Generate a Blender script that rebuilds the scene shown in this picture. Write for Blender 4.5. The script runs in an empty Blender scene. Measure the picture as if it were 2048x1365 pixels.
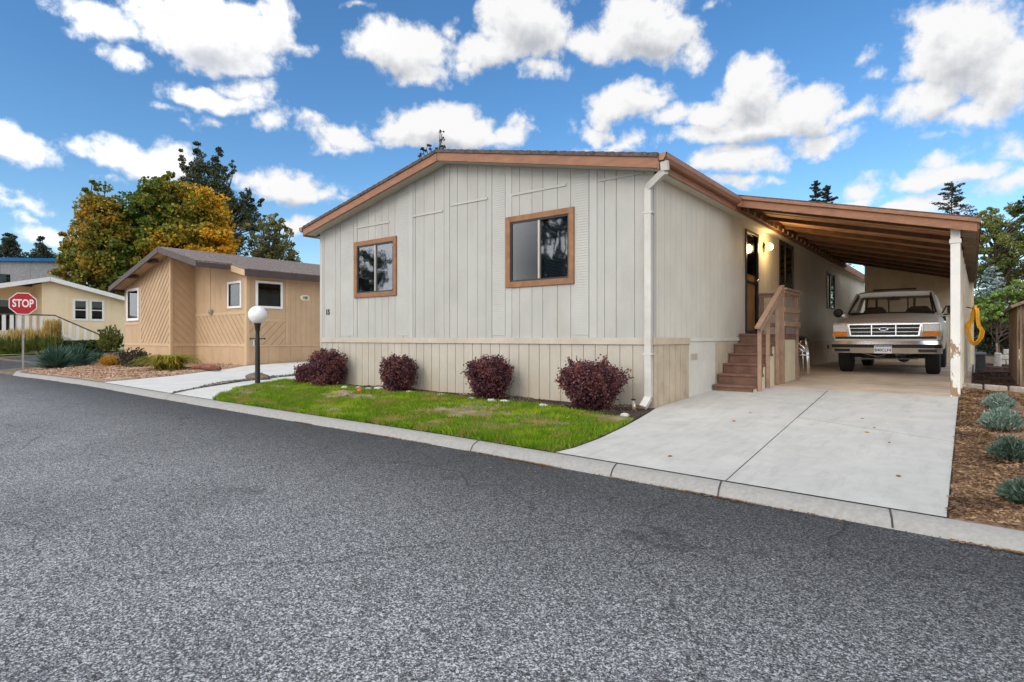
# A street of manufactured homes under a broken autumn sky, built thing by thing.
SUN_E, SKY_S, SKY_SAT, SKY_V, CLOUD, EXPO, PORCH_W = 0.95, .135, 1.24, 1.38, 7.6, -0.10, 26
import bpy, bmesh, math, random
import numpy as np
from mathutils import Vector, Matrix
R = math.radians
scene = bpy.context.scene
COL = scene.collection
rng = np.random.default_rng(11)
random.seed(7)

# ------------------------------------------------------------------ camera / site frame
# X runs along the front of the main home, Y runs away down its side, Z up, road at z = 0.
F_PX, CX, HY, CZ = 1173.0, 1024.0, 677.0, 1.18
TH = math.atan2(921, 1173)
CT, ST = math.cos(TH), math.sin(TH)

def ray(px, py):
    u = (px - CX) / F_PX
    return (u * CT - ST, u * ST + CT, -(py - HY) / F_PX)

def far(px, py, dep):
    d = ray(px, py)
    return Vector((d[0] * dep, d[1] * dep, CZ + d[2] * dep))

GPROF = [(-400, .07), (4.5, .07), (7.6, .20), (10.6, .32), (15.0, .42), (30, .45), (400, .6)]
def gz(y):
    for (a, za), (b, zb) in zip(GPROF, GPROF[1:]):
        if y <= b:
            return za + (zb - za) * (y - a) / (b - a)
    return .6

def at(px, py):                       # the ground point seen at a place in the survey picture
    d = ray(px, py)
    lo, hi = .5, 500
    for _ in range(70):
        t = (lo + hi) / 2
        if CZ + d[2] * t > gz(d[1] * t): lo = t
        else: hi = t
    return Vector((d[0] * t, d[1] * t, gz(d[1] * t)))

KERB = [(-60, 5.02), (-22.7, 5.02), (-20.8, 5.10), (-16.85, 5.10), (-13.45, 4.95), (-10.3, 4.86), (-7.7, 4.80), (-5.9, 4.775),
        (-4.6, 4.74), (-3.15, 4.655), (-1.5, 4.545), (-.125, 4.46), (.23, 4.435), (3, 4.28), (60, 1.2), (400, 1.2)]
def yk(x):
    for (a, za), (b, zb) in zip(KERB, KERB[1:]):
        if x <= b:
            return za + (zb - za) * (x - a) / (b - a)
    return 1.2

# ------------------------------------------------------------------ object helpers
def tag(o, label=None, cat=None, group=None, kind=None):
    if label: o['label'] = label
    if cat: o['category'] = cat
    if group: o['group'] = group
    if kind: o['kind'] = kind
    return o

def thing(name, loc, label, cat, group=None, rz=0):
    o = bpy.data.objects.new(name, None)
    o.empty_display_size = .2
    COL.objects.link(o)
    o.location = loc
    o.rotation_euler.z = rz
    return tag(o, label, cat, group)

def root_loc(o):
    l = Vector((0, 0, 0))
    while o is not None:
        l += o.location
        o = o.parent
    return l

class MB:
    def __init__(s): s.v = []; s.f = []
    def add(s, vs, fs):
        o = len(s.v)
        s.v += [tuple(v) for v in vs]
        s.f += [tuple(i + o for i in f) for f in fs]
        return s
    def box(s, x0, x1, y0, y1, z0, z1):
        v = [(x0,y0,z0),(x1,y0,z0),(x1,y1,z0),(x0,y1,z0),(x0,y0,z1),(x1,y0,z1),(x1,y1,z1),(x0,y1,z1)]
        return s.add(v, [(0,3,2,1),(4,5,6,7),(0,1,5,4),(1,2,6,5),(2,3,7,6),(3,0,4,7)])
    def hexa(s, v):                      # eight corners, bottom ring then top ring
        return s.add(v, [(0,3,2,1),(4,5,6,7),(0,1,5,4),(1,2,6,5),(2,3,7,6),(3,0,4,7)])
    def bar(s, p, q, w, h, up=(0, 0, 1)):
        p, q = Vector(p), Vector(q)
        d = (q - p).normalized(); up = Vector(up)
        a = d.cross(up)
        if a.length < 1e-4: a = d.cross(Vector((1, 0, 0)))
        a.normalize(); b = a.cross(d)
        r = [a * (i * w / 2) + b * (j * h / 2) for i, j in ((-1,-1),(1,-1),(1,1),(-1,1))]
        return s.add([p + k for k in r] + [q + k for k in r], [(0,1,2,3),(7,6,5,4),(0,4,5,1),(1,5,6,2),(2,6,7,3),(3,7,4,0)])
    def tube(s, pts, r, n=8, caps=True):
        pts = [Vector(p) for p in pts]
        rs = r if isinstance(r, (list, tuple)) else [r] * len(pts)
        vs = []; prev = None
        for i, p in enumerate(pts):
            d = (pts[min(i + 1, len(pts) - 1)] - pts[max(i - 1, 0)]).normalized()
            if prev is None:
                a = d.cross(Vector((0, 0, 1)))
                if a.length < 1e-3: a = d.cross(Vector((1, 0, 0)))
            else:
                a = prev - d * prev.dot(d)
            a.normalize(); prev = a
            b = d.cross(a)
            for k in range(n):
                t = 2 * math.pi * k / n
                vs.append(p + (a * math.cos(t) + b * math.sin(t)) * rs[i])
        fs = []
        for i in range(len(pts) - 1):
            for k in range(n):
                fs.append((i*n+k, i*n+(k+1)%n, (i+1)*n+(k+1)%n, (i+1)*n+k))
        if caps:
            fs.append(tuple(range(n))[::-1])
            fs.append(tuple((len(pts)-1)*n + k for k in range(n)))
        return s.add(vs, fs)
    def lathe(s, c, prof, n=20, axis='z'):   # prof: (radius, height)
        vs = []
        for r, h in prof:
            for k in range(n):
                t = 2 * math.pi * k / n
                a, b = r * math.cos(t), r * math.sin(t)
                vs.append((c[0]+a, c[1]+b, c[2]+h) if axis == 'z' else ((c[0]+h, c[1]+a, c[2]+b) if axis == 'x' else (c[0]+b, c[1]+h, c[2]+a)))
        fs = [(i*n+k, i*n+(k+1)%n, (i+1)*n+(k+1)%n, (i+1)*n+k) for i in range(len(prof)-1) for k in range(n)]
        fs += [tuple(range(n))[::-1], tuple((len(prof)-1)*n+k for k in range(n))]
        return s.add(vs, fs)
    def extrude(s, poly, n):             # planar polygon pushed along a vector
        poly = [Vector(p) for p in poly]; n = Vector(n); m = len(poly)
        return s.add(poly + [p + n for p in poly],
                     [tuple(range(m))[::-1], tuple(range(m, 2*m))] + [(i, (i+1)%m, m+(i+1)%m, m+i) for i in range(m)])
    def build(s, name, mat, parent=None, bevel=0, smooth=False, segs=2, fix=True):
        me = bpy.data.meshes.new(name)
        off = root_loc(parent) if parent is not None else Vector((0, 0, 0))
        me.from_pydata([(v[0]-off.x, v[1]-off.y, v[2]-off.z) for v in s.v], [], s.f)
        me.materials.append(mat)
        if fix:
            bm = bmesh.new(); bm.from_mesh(me)
            bmesh.ops.recalc_face_normals(bm, faces=bm.faces[:])
            bm.to_mesh(me); bm.free()
        if smooth:
            me.polygons.foreach_set('use_smooth', [True] * len(me.polygons))
        o = bpy.data.objects.new(name, me)
        COL.objects.link(o)
        if parent is not None: o.parent = parent
        if bevel:
            m = o.modifiers.new('bevel', 'BEVEL'); m.width = bevel; m.segments = segs; m.limit_method = 'ANGLE'; m.angle_limit = R(40)
        return o

def soft(o, angle=35):
    me = o.data
    me.polygons.foreach_set('use_smooth', [True] * len(me.polygons))
    me.set_sharp_from_angle(angle=R(angle))
    return o

def np_mesh(name, verts, nper, mat, parent=None, smooth=False):   # many equal polygons of nper corners each
    verts = np.asarray(verts, dtype=np.float32).reshape(-1, 3)
    if parent is not None:
        verts = verts - np.array(root_loc(parent), dtype=np.float32)
    n = len(verts); nf = n // nper
    me = bpy.data.meshes.new(name)
    me.vertices.add(n); me.vertices.foreach_set('co', verts.ravel())
    me.loops.add(n); me.loops.foreach_set('vertex_index', np.arange(n, dtype=np.int32))
    me.polygons.add(nf)
    me.polygons.foreach_set('loop_start', np.arange(0, n, nper, dtype=np.int32))
    me.update(calc_edges=True)
    me.materials.append(mat)
    o = bpy.data.objects.new(name, me)
    COL.objects.link(o)
    if parent is not None: o.parent = parent
    return o

def unit(a): return a / np.maximum(np.linalg.norm(a, axis=-1, keepdims=True), 1e-6)

def leaf_quads(c, dirs, size, wid=.55, r=None):   # diamond leaves: centre, long axis, length
    r = r or rng
    n = len(c)
    side = unit(np.cross(dirs, unit(r.normal(size=(n, 3)))))
    s = np.asarray(size).reshape(-1, 1) * np.ones((n, 1))
    a = dirs * s * .5; b = side * s * wid * .5
    return np.stack([c - a, c + b - a * .1, c + a, c - b - a * .1], axis=1)

def copy_tree(o, parent=None):
    c = o.copy(); COL.objects.link(c); c.parent = parent
    for ch in o.children: copy_tree(ch, c)
    return c

def text_part(name, s, size, O, U, N, depth, mat, parent=None, bold=0, sx=1.0):
    cu = bpy.data.curves.new('lettering', 'FONT')
    cu.body = s; cu.size = size; cu.align_x = 'CENTER'; cu.align_y = 'CENTER'; cu.extrude = depth; cu.offset = bold
    tmp = bpy.data.objects.new('lettering', cu)
    COL.objects.link(tmp)
    dg = bpy.context.evaluated_depsgraph_get()
    me = bpy.data.meshes.new_from_object(tmp.evaluated_get(dg))
    bpy.data.objects.remove(tmp); bpy.data.curves.remove(cu)
    U = Vector(U).normalized(); N = Vector(N).normalized(); V = N.cross(U)
    M = Matrix((U * sx, V, N)).transposed().to_4x4()
    off = root_loc(parent) if parent is not None else Vector((0, 0, 0))
    M.translation = Vector(O) - off
    me.transform(M)
    me.materials.clear(); me.materials.append(mat)
    me.name = name
    o = bpy.data.objects.new(name, me); COL.objects.link(o)
    if parent is not None: o.parent = parent
    return o

# ------------------------------------------------------------------ materials
def nt(m):
    m.use_nodes = True
    return m.node_tree, m.node_tree.nodes, m.node_tree.links

def mat(name, col, rough=.6, var=.12, scale=6.0, bump=0.0, bscale=60.0, metal=0.0, spec=.4, col2=None, stretch=None, coat=0, dirt=None):
    """Principled paint / wood / stone with mottled colour and a fine relief, in world space."""
    m = bpy.data.materials.new(name)
    t, N, L = nt(m)
    p = N['Principled BSDF']
    p.inputs['Roughness'].default_value = rough
    p.inputs['Metallic'].default_value = metal
    p.inputs['Specular IOR Level'].default_value = spec
    p.inputs['Coat Weight'].default_value = coat
    geo = N.new('ShaderNodeNewGeometry')
    vec = geo.outputs['Position']
    if stretch:
        mp = N.new('ShaderNodeMapping'); mp.inputs['Scale'].default_value = stretch
        L.new(vec, mp.inputs['Vector']); vec = mp.outputs['Vector']
    n1 = N.new('ShaderNodeTexNoise'); n1.inputs['Scale'].default_value = scale; n1.inputs['Detail'].default_value = 6; n1.inputs['Roughness'].default_value = .65
    L.new(vec, n1.inputs['Vector'])
    c2 = col2 or tuple(c * (1 - var * 2) for c in col)
    c1 = tuple(min(1, c * (1 + var)) for c in col)
    ra = N.new('ShaderNodeValToRGB')
    ra.color_ramp.elements[0].position = .32; ra.color_ramp.elements[0].color = (*c2, 1)
    ra.color_ramp.elements[1].position = .66; ra.color_ramp.elements[1].color = (*c1, 1)
    L.new(n1.outputs['Fac'], ra.inputs['Fac'])
    out = ra.outputs['Color']
    if dirt:                              # (colour, amount, scale): stains with a shape of their own
        n3 = N.new('ShaderNodeTexNoise'); n3.inputs['Scale'].default_value = dirt[2]; n3.inputs['Detail'].default_value = 8; n3.inputs['Roughness'].default_value = .7
        mp3 = N.new('ShaderNodeMapping'); mp3.inputs['Location'].default_value = (3.7, 1.3, 9.1)
        if len(dirt) > 3: mp3.inputs['Scale'].default_value = dirt[3]
        L.new(geo.outputs['Position'], mp3.inputs['Vector']); L.new(mp3.outputs['Vector'], n3.inputs['Vector'])
        r3 = N.new('ShaderNodeMapRange'); r3.inputs[1].default_value = .5; r3.inputs[2].default_value = .75; r3.inputs[3].default_value = 0; r3.inputs[4].default_value = dirt[1]
        L.new(n3.outputs['Fac'], r3.inputs[0])
        mx = N.new('ShaderNodeMix'); mx.data_type = 'RGBA'
        L.new(r3.outputs[0], mx.inputs[0]); L.new(out, mx.inputs[6]); mx.inputs[7].default_value = (*dirt[0], 1)
        out = mx.outputs[2]
    L.new(out, p.inputs['Base Color'])
    if bump:
        n2 = N.new('ShaderNodeTexNoise'); n2.inputs['Scale'].default_value = bscale; n2.inputs['Detail'].default_value = 4
        L.new(vec, n2.inputs['Vector'])
        b = N.new('ShaderNodeBump'); b.inputs['Strength'].default_value = bump; b.inputs['Distance'].default_value = .02
        L.new(n2.outputs['Fac'], b.inputs['Height']); L.new(b.outputs['Normal'], p.inputs['Normal'])
    return m

def leaf_mat(name, cols, trans=.35, scale=1.2, rough=.55, coord='Position', axis=None, gain=1.0):
    """Leaves: colour from a slow noise through the crown plus a random pick per leaf."""
    m = bpy.data.materials.new(name)
    t, N, L = nt(m)
    p = N['Principled BSDF']
    p.inputs['Roughness'].default_value = rough; p.inputs['Specular IOR Level'].default_value = .25
    geo = N.new('ShaderNodeNewGeometry')
    n1 = N.new('ShaderNodeTexNoise'); n1.inputs['Scale'].default_value = scale; n1.inputs['Detail'].default_value = 3
    L.new(geo.outputs['Position'], n1.inputs['Vector'])
    a = N.new('ShaderNodeMath'); a.operation = 'MULTIPLY_ADD'
    L.new(geo.outputs['Random Per Island'], a.inputs[0]); a.inputs[1].default_value = .36; a.inputs[2].default_value = -.18
    ng = N.new('ShaderNodeMath'); ng.operation = 'MULTIPLY_ADD'; L.new(n1.outputs['Fac'], ng.inputs[0]); ng.inputs[1].default_value = gain; ng.inputs[2].default_value = .5 - .5 * gain
    b = N.new('ShaderNodeMath'); b.operation = 'ADD'; L.new(a.outputs[0], b.inputs[0]); L.new(ng.outputs[0], b.inputs[1])
    out = b.outputs[0]
    if axis:                              # the crown has turned colour on one side: (direction, offset, gain)
        d = N.new('ShaderNodeVectorMath'); d.operation = 'DOT_PRODUCT'; d.inputs[1].default_value = axis[0]
        L.new(geo.outputs['Position'], d.inputs[0])
        e = N.new('ShaderNodeMath'); e.operation = 'MULTIPLY_ADD'; e.inputs[1].default_value = axis[2]; e.inputs[2].default_value = -axis[1] * axis[2]
        L.new(d.outputs['Value'], e.inputs[0])
        e2 = N.new('ShaderNodeClamp'); e2.inputs['Min'].default_value = -.3; e2.inputs['Max'].default_value = .4
        L.new(e.outputs[0], e2.inputs[0])
        g = N.new('ShaderNodeMath'); g.operation = 'ADD'; L.new(out, g.inputs[0]); L.new(e2.outputs[0], g.inputs[1]); out = g.outputs[0]
    ra = N.new('ShaderNodeValToRGB'); el = ra.color_ramp.elements
    k = len(cols)
    for i, c in enumerate(cols):
        pos = .25 + .5 * i / max(1, k - 1)
        e = el[i] if i < 2 else el.new(pos)
        e.position = pos; e.color = (*c, 1)
    L.new(out, ra.inputs['Fac'])
    L.new(ra.outputs['Color'], p.inputs['Base Color'])
    tr = N.new('ShaderNodeBsdfTranslucent'); L.new(ra.outputs['Color'], tr.inputs['Color'])
    mx = N.new('ShaderNodeMixShader'); mx.inputs[0].default_value = trans
    L.new(p.outputs[0], mx.inputs[1]); L.new(tr.outputs[0], mx.inputs[2])
    L.new(mx.outputs[0], N['Material Output'].inputs['Surface'])
    return m

def glass_mat(name, tint=(.5, .55, .55), refl=.14, rough=.02, wob=.0, top=.9):
    m = bpy.data.materials.new(name)
    t, N, L = nt(m)
    N.remove(N['Principled BSDF'])
    tr = N.new('ShaderNodeBsdfTransparent'); tr.inputs[0].default_value = (*tint, 1)
    gl = N.new('ShaderNodeBsdfGlossy'); gl.inputs['Roughness'].default_value = rough; gl.inputs[0].default_value = (.95, .97, 1, 1)
    lw = N.new('ShaderNodeLayerWeight'); lw.inputs[0].default_value = .3
    mr = N.new('ShaderNodeMapRange'); mr.inputs[3].default_value = refl; mr.inputs[4].default_value = top
    L.new(lw.outputs['Fresnel'], mr.inputs[0])
    mx = N.new('ShaderNodeMixShader')
    L.new(mr.outputs[0], mx.inputs[0]); L.new(tr.outputs[0], mx.inputs[1]); L.new(gl.outputs[0], mx.inputs[2])
    L.new(mx.outputs[0], N['Material Output'].inputs['Surface'])
    if wob:
        geo = N.new('ShaderNodeNewGeometry'); nn = N.new('ShaderNodeTexNoise'); nn.inputs['Scale'].default_value = 2.5
        L.new(geo.outputs['Position'], nn.inputs['Vector'])
        b = N.new('ShaderNodeBump'); b.inputs['Strength'].default_value = wob; b.inputs['Distance'].default_value = .02
        L.new(nn.outputs['Fac'], b.inputs['Height']); L.new(b.outputs['Normal'], gl.inputs['Normal'])
    return m

def lamp_mat(name, col, strength):
    m = bpy.data.materials.new(name)
    t, N, L = nt(m); p = N['Principled BSDF']
    p.inputs['Base Color'].default_value = (.9, .85, .7, 1)
    p.inputs['Emission Color'].default_value = (*col, 1); p.inputs['Emission Strength'].default_value = strength
    return m

M = {}
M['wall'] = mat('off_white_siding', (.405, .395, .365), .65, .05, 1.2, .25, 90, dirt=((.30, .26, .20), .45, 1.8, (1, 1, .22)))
M['wall_side_lightened'] = mat('pale_siding', (.60, .57, .495), .65, .05, 1.2, .25, 90, dirt=((.40, .35, .24), .4, 1.4, (1, 1.2, .2)))  # front wall's paint again, lightened and yellowed to stand in for carport light
M['louver'] = mat('off_white_trim', (.42, .41, .38), .6, .04, 2, 0)
M['skirt'] = mat('pinkish_beige_skirting', (.43, .39, .325), .7, .06, 1.5, .3, 80, dirt=((.42, .33, .22), .5, 2.2, (1, 1, .5)))
M['skirt_tan'] = mat('tan_skirting', (.51, .425, .315), .7, .08, 2, .3, 80, dirt=((.30, .2, .11), .5, 3))
M['band'] = mat('beige_trim_board', (.46, .40, .33), .6, .06, 3, .2, 60, dirt=((.4, .3, .2), .4, 3))
M['fascia'] = mat('brown_painted_fascia', (.285, .13, .07), .6, .12, 5, .3, 50, stretch=(1, 1, 4), dirt=((.2, .10, .07), .5, 4))
M['soffit'] = mat('beige_soffit', (.52, .48, .40), .7, .05, 3)
M['winframe'] = mat('brown_window_casing', (.26, .12, .05), .6, .15, 6, .3, 60, dirt=((.16, .08, .04), .5, 7))
M['sash'] = mat('black_window_sash', (.02, .02, .022), .4, .1)
M['alu'] = mat('aluminium_mullion', (.38, .35, .31), .35, .05, 4, 0, metal=.6)
M['shingle'] = mat('brown_grey_shingles', (.26, .21, .19), .9, .3, 22, .9, 25, col2=(.05, .04, .037))
M['shingle_dark'] = mat('dark_brown_shingles', (.10, .075, .065), .9, .35, 14, .8, 25, col2=(.04, .03, .028))
M['white_panel'] = mat('white_access_panel', (.60, .58, .525), .6, .05, 3, .1)
M['concrete_left'] = mat('pale_neighbour_concrete', (.56, .55, .52), .85, .05, 2.4, .2, 140, dirt=((.42, .40, .37), .5, 2.2))
M['wood_dark'] = mat('dark_rafter_wood', (.13, .065, .035), .8, .25, 4, .4, 30)
M['glass'] = glass_mat('window_glass', (.55, .6, .62), .065, .03, .06)
M['glass_screen'] = glass_mat('screened_glass', (.30, .32, .34), .08, .15)
M['glass_dark'] = glass_mat('dark_glass', (.30, .31, .31), .035, .02)
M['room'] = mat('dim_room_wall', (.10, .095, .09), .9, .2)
M['curtain'] = mat('grey_green_curtain', (.17, .20, .18), .9, .1, 4)
M['curtain_dark'] = mat('blue_grey_curtain', (.10, .11, .13), .9, .1, 4)
M['blind'] = mat('blue_grey_blind', (.24, .27, .33), .6, .08)
M['gutter'] = mat('brown_gutter', (.30, .145, .09), .45, .1, 5)
M['downspout'] = mat('white_downspout', (.50, .485, .445), .45, .06, 3, dirt=((.35, .3, .22), .35, 5))
M['stair'] = mat('brown_stair_paint', (.17, .085, .055), .65, .15, 5, .3, 50, dirt=((.28, .17, .12), .5, 7))
M['rail'] = mat('weathered_brown_rail', (.34, .215, .145), .7, .12, 6, .3, 50, dirt=((.22, .11, .07), .6, 6))
M['cream_panel'] = mat('cream_porch_panel', (.62, .55, .39), .7, .06, 3, .2)
M['wood_under'] = mat('brown_ceiling_boards', (.58, .32, .165), .75, .2, 3, .4, 30, stretch=(.4, 6, 1), dirt=((.10, .05, .03), .6, 2))
M['door'] = mat('brown_door', (.28, .14, .05), .5, .12, 4, stretch=(4, 4, .6))
M['black_metal'] = mat('black_metal', (.012, .012, .013), .35, .1)
M['white_post'] = mat('peeling_white_paint', (.66, .64, .60), .6, .05, 3, .2, 50, dirt=((.27, .175, .095), 1.0, 7, (1, 1, .5)))
M['beige_post'] = mat('beige_paint', (.55, .49, .39), .65, .08, 3, .2, 50, dirt=((.3, .24, .16), .6, 4, (1, 1, .4)))
M['shedwall'] = mat('tan_beige_panel', (.80, .68, .47), .7, .06, 2, .2, 60, dirt=((.35, .26, .15), .35, 1.5))
M['concrete'] = mat('pale_new_concrete', (.45, .44, .412), .85, .06, 3.0, .25, 140, dirt=((.29, .28, .26), .6, 2.6, (3.2, .55, 1)))
M['slab'] = mat('old_brown_slab', (.52, .43, .335), .8, .14, 1.2, .3, 90, dirt=((.24, .19, .14), .7, 1.0))
M['kerb'] = mat('grey_kerb_concrete', (.30, .29, .27), .9, .08, 30, .25, 160, dirt=((.20, .19, .17), .45, 9))
M['joint'] = mat('dark_joint', (.05, .045, .04), .9)
M['rubber'] = mat('black_rubber', (.016, .016, .017), .75, .15, 12)
M['chrome'] = mat('chrome', (.80, .80, .80), .22, .04, 3, metal=1.0)
M['silver'] = mat('bare_aluminium_tube', (.75, .76, .78), .25, .04, 3, metal=.9)
M['soil'] = mat('dark_soil', (.055, .035, .025), .95, .4, 25, .9, 60)
M['white_rock'] = mat('pale_stone', (.46, .44, .41), .8, .12, 12, .6, 30)
M['brown_rock'] = mat('brown_boulder', (.17, .12, .09), .85, .3, 10, .8, 25)
M['bark'] = mat('grey_brown_bark', (.085, .06, .045), .9, .3, 8, .8, 20, stretch=(3, 3, .6))
M['white_trim'] = mat('white_painted_trim', (.74, .735, .72), .5, .04, 3)

def low_wear(m, z0, z1, lo, hi, a, b):
    """stains gather low down: the stain mask is pushed up near the ground, down higher up"""
    t = m.node_tree; N, L = t.nodes, t.links
    mr = [n for n in N if n.bl_idname == 'ShaderNodeMapRange'][0]; src = mr.inputs[0].links[0].from_socket
    g = N.new('ShaderNodeNewGeometry'); s = N.new('ShaderNodeSeparateXYZ'); L.new(g.outputs['Position'], s.inputs[0])
    h = N.new('ShaderNodeMapRange'); h.inputs[1].default_value = z0; h.inputs[2].default_value = z1; h.inputs[3].default_value = lo; h.inputs[4].default_value = hi; L.new(s.outputs[2], h.inputs[0])
    d = N.new('ShaderNodeMath'); L.new(src, d.inputs[0]); L.new(h.outputs[0], d.inputs[1]); L.new(d.outputs[0], mr.inputs[0])
    mr.inputs[1].default_value = a; mr.inputs[2].default_value = b
low_wear(M['white_post'], .2, 1.9, .13, -.16, .575, .595)
low_wear(M['skirt'], .18, .7, .17, -.02, .5, .72)
low_wear(M['skirt_tan'], .25, .7, .17, -.02, .5, .72)
# ------------------------------------------------------------------ camera
cam_d = bpy.data.cameras.new('camera')
cam = bpy.data.objects.new('camera', cam_d)
COL.objects.link(cam)
cam.location = (0, 0, CZ)
cam.rotation_euler = (R(90), 0, TH)
cam_d.sensor_width = 36; cam_d.lens = 36 * F_PX / 2048
cam_d.shift_y = -5.5 / 2048
cam_d.clip_start = .05; cam_d.clip_end = 3000
scene.camera = cam

# ------------------------------------------------------------------ sun and sky
SUN_EL, SUN_AZ = 32, 188           # degrees; azimuth measured clockwise from +Y
sd = bpy.data.lights.new('sun', 'SUN')
sun = bpy.data.objects.new('sun', sd); COL.objects.link(sun)
sd.energy = SUN_E; sd.angle = R(18); sd.color = (1, .95, .87)
az, el = R(SUN_AZ), R(SUN_EL)
to_sun = Vector((math.sin(az) * math.cos(el), math.cos(az) * math.cos(el), math.sin(el)))
sun.rotation_euler = to_sun.to_track_quat('Z', 'Y').to_euler()

W = bpy.data.worlds.new('World'); scene.world = W; W.use_nodes = True
t = W.node_tree; N = t.nodes; L = t.links
N.clear()
out = N.new('ShaderNodeOutputWorld')
bg = N.new('ShaderNodeBackground'); bg.inputs['Strength'].default_value = SKY_S
sky = N.new('ShaderNodeTexSky'); sky.sky_type = 'NISHITA'; sky.sun_disc = False
sky.sun_elevation = el; sky.sun_rotation = az; sky.air_density = 1.0; sky.dust_density = .1; sky.ozone_density = 2.5
hs = N.new('ShaderNodeHueSaturation'); hs.inputs['Saturation'].default_value = SKY_SAT; hs.inputs['Value'].default_value = SKY_V
L.new(sky.outputs[0], hs.inputs['Color'])

# clouds: banks of cumulus at fixed bearings (azimuth from the view axis, elevation), broken up by fractal noise
PUFFS = [(420,55,150,80),(475,112,92,38),(545,45,45,70),(200,28,100,38),(165,40,50,20),(240,100,50,22),(596,90,22,12),(330,20,80,50),
 (440,196,110,22),(505,178,52,26),(372,170,22,16),(345,210,26,8),(798,92,104,55),(842,138,58,34),(740,95,46,36),(893,55,12,16),
 (1050,55,100,88),(985,110,85,42),(1082,148,40,24),(935,126,40,24),(1010,25,60,40),(1290,55,112,66),(1372,88,44,30),(1185,82,60,40),(1280,20,70,40),(1370,105,26,20),
 (540,245,32,25),(880,252,150,40),(905,228,60,32),(795,240,50,30),(690,268,60,24),(625,254,42,20),(1005,255,58,28),(850,275,120,20),(660,285,40,12),
 (0,295,122,42),(-20,275,80,36),(270,312,135,34),(340,302,60,32),(250,292,60,24),(330,335,70,20),(575,372,104,32),(555,352,46,24),(650,378,40,22),(696,386,16,8),(610,355,40,20),
 (1235,208,58,48),(1290,172,28,20),(1200,255,40,20),(1265,200,60,40),(1500,190,80,68),(1530,150,40,36),(1420,222,90,34),(1600,228,100,52),(1715,238,36,22),(1490,258,170,34),(1640,282,90,20),(1690,245,60,26),(1330,225,60,24),
 (1905,105,128,96),(1850,200,80,46),(2010,150,80,80),(1960,215,110,30),(1745,165,22,10),(1860,60,70,50),(1735,125,12,8),
 (1460,330,96,34),(1455,305,50,24),(1475,372,76,12),(1505,340,50,20),(1905,338,120,32),(1900,308,46,24),(2010,350,70,24),(1830,348,60,22),(1715,365,56,24),(1712,392,62,12),
 (1825,412,100,20),(1860,395,50,18),(2030,290,50,30),(1245,288,50,14),(1265,278,26,14),(40,420,66,14),(20,408,40,14),(95,475,42,20),(100,465,22,14),(600,446,40,16),(1180,296,24,10),(1045,248,14,18),
 (1430,8,20,8),(715,8,26,6),(55,445,18,5),(1150,252,10,8),(375,232,14,4),(440,234,20,6),(1890,262,40,8),(220,350,30,10),(700,372,20,8),(2060,330,40,24)]
gr = bpy.data.node_groups.new('cloud_cover', 'ShaderNodeTree')
gr.interface.new_socket('P', in_out='INPUT', socket_type='NodeSocketVector')
gr.interface.new_socket('D', in_out='OUTPUT', socket_type='NodeSocketFloat')
gr.interface.new_socket('Low', in_out='OUTPUT', socket_type='NodeSocketFloat')
gn, gl_ = gr.nodes, gr.links
gi = gn.new('NodeGroupInput'); go = gn.new('NodeGroupOutput')
def vm(op, a, b=None):
    n = gn.new('ShaderNodeVectorMath'); n.operation = op
    gl_.new(a, n.inputs[0])
    if b is not None:
        if hasattr(b, 'is_output'): gl_.new(b, n.inputs[1])
        else: n.inputs[1].default_value = b
    return n
def mt(op, a, b=None, c=None, clamp=False):
    n = gn.new('ShaderNodeMath'); n.operation = op; n.use_clamp = clamp
    for i, x in enumerate((a, b, c)):
        if x is None: continue
        if hasattr(x, 'is_output'): gl_.new(x, n.inputs[i])
        else: n.inputs[i].default_value = x
    return n.outputs[0]
def noise(vec, sc, det, ro):
    n = gn.new('ShaderNodeTexNoise'); n.inputs['Scale'].default_value = sc; n.inputs['Detail'].default_value = det; n.inputs['Roughness'].default_value = ro
    gl_.new(vec, n.inputs['Vector']); return n
P = gi.outputs[0]
w1 = noise(P, 9, 3, .55)
wv = vm('SCALE', vm('SUBTRACT', w1.outputs['Color'], (.5, .5, .5)).outputs[0]); wv.inputs['Scale'].default_value = .085
Pw = vm('ADD', P, wv.outputs[0]).outputs[0]
Pw = vm('MULTIPLY', Pw, (1, 1, 0)).outputs[0]
cur = low = None
for (px, py, rx, ry) in PUFFS:
    u = (px - CX) / F_PX; a_ = math.atan(u); e_ = math.atan((HY - py) / F_PX * math.cos(a_))
    ra_ = rx / F_PX * math.cos(a_) ** 2; re_ = ry / F_PX * math.cos(a_) * math.cos(e_) ** 2
    k_ = math.sqrt(ra_ * re_) / .035
    def puff(vec, ox, oy):
        m_ = vm('MULTIPLY_ADD', vec, (1 / ra_, 1 / re_, 0)); m_.inputs[2].default_value = ((ox - a_) / ra_, (oy - e_) / re_, 0)
        return mt('MULTIPLY_ADD', vm('LENGTH', m_.outputs[0]).outputs['Value'], -k_, k_)
    v_ = puff(Pw, 0, 0)
    cur = v_ if cur is None else mt('MAXIMUM', cur, v_)
    if rx * ry > 2000:                  # the large heaps, felt for a little higher and towards the sun
        v_ = puff(Pw, -.006, .024)
        low = v_ if low is None else mt('MAXIMUM', low, v_)
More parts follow.
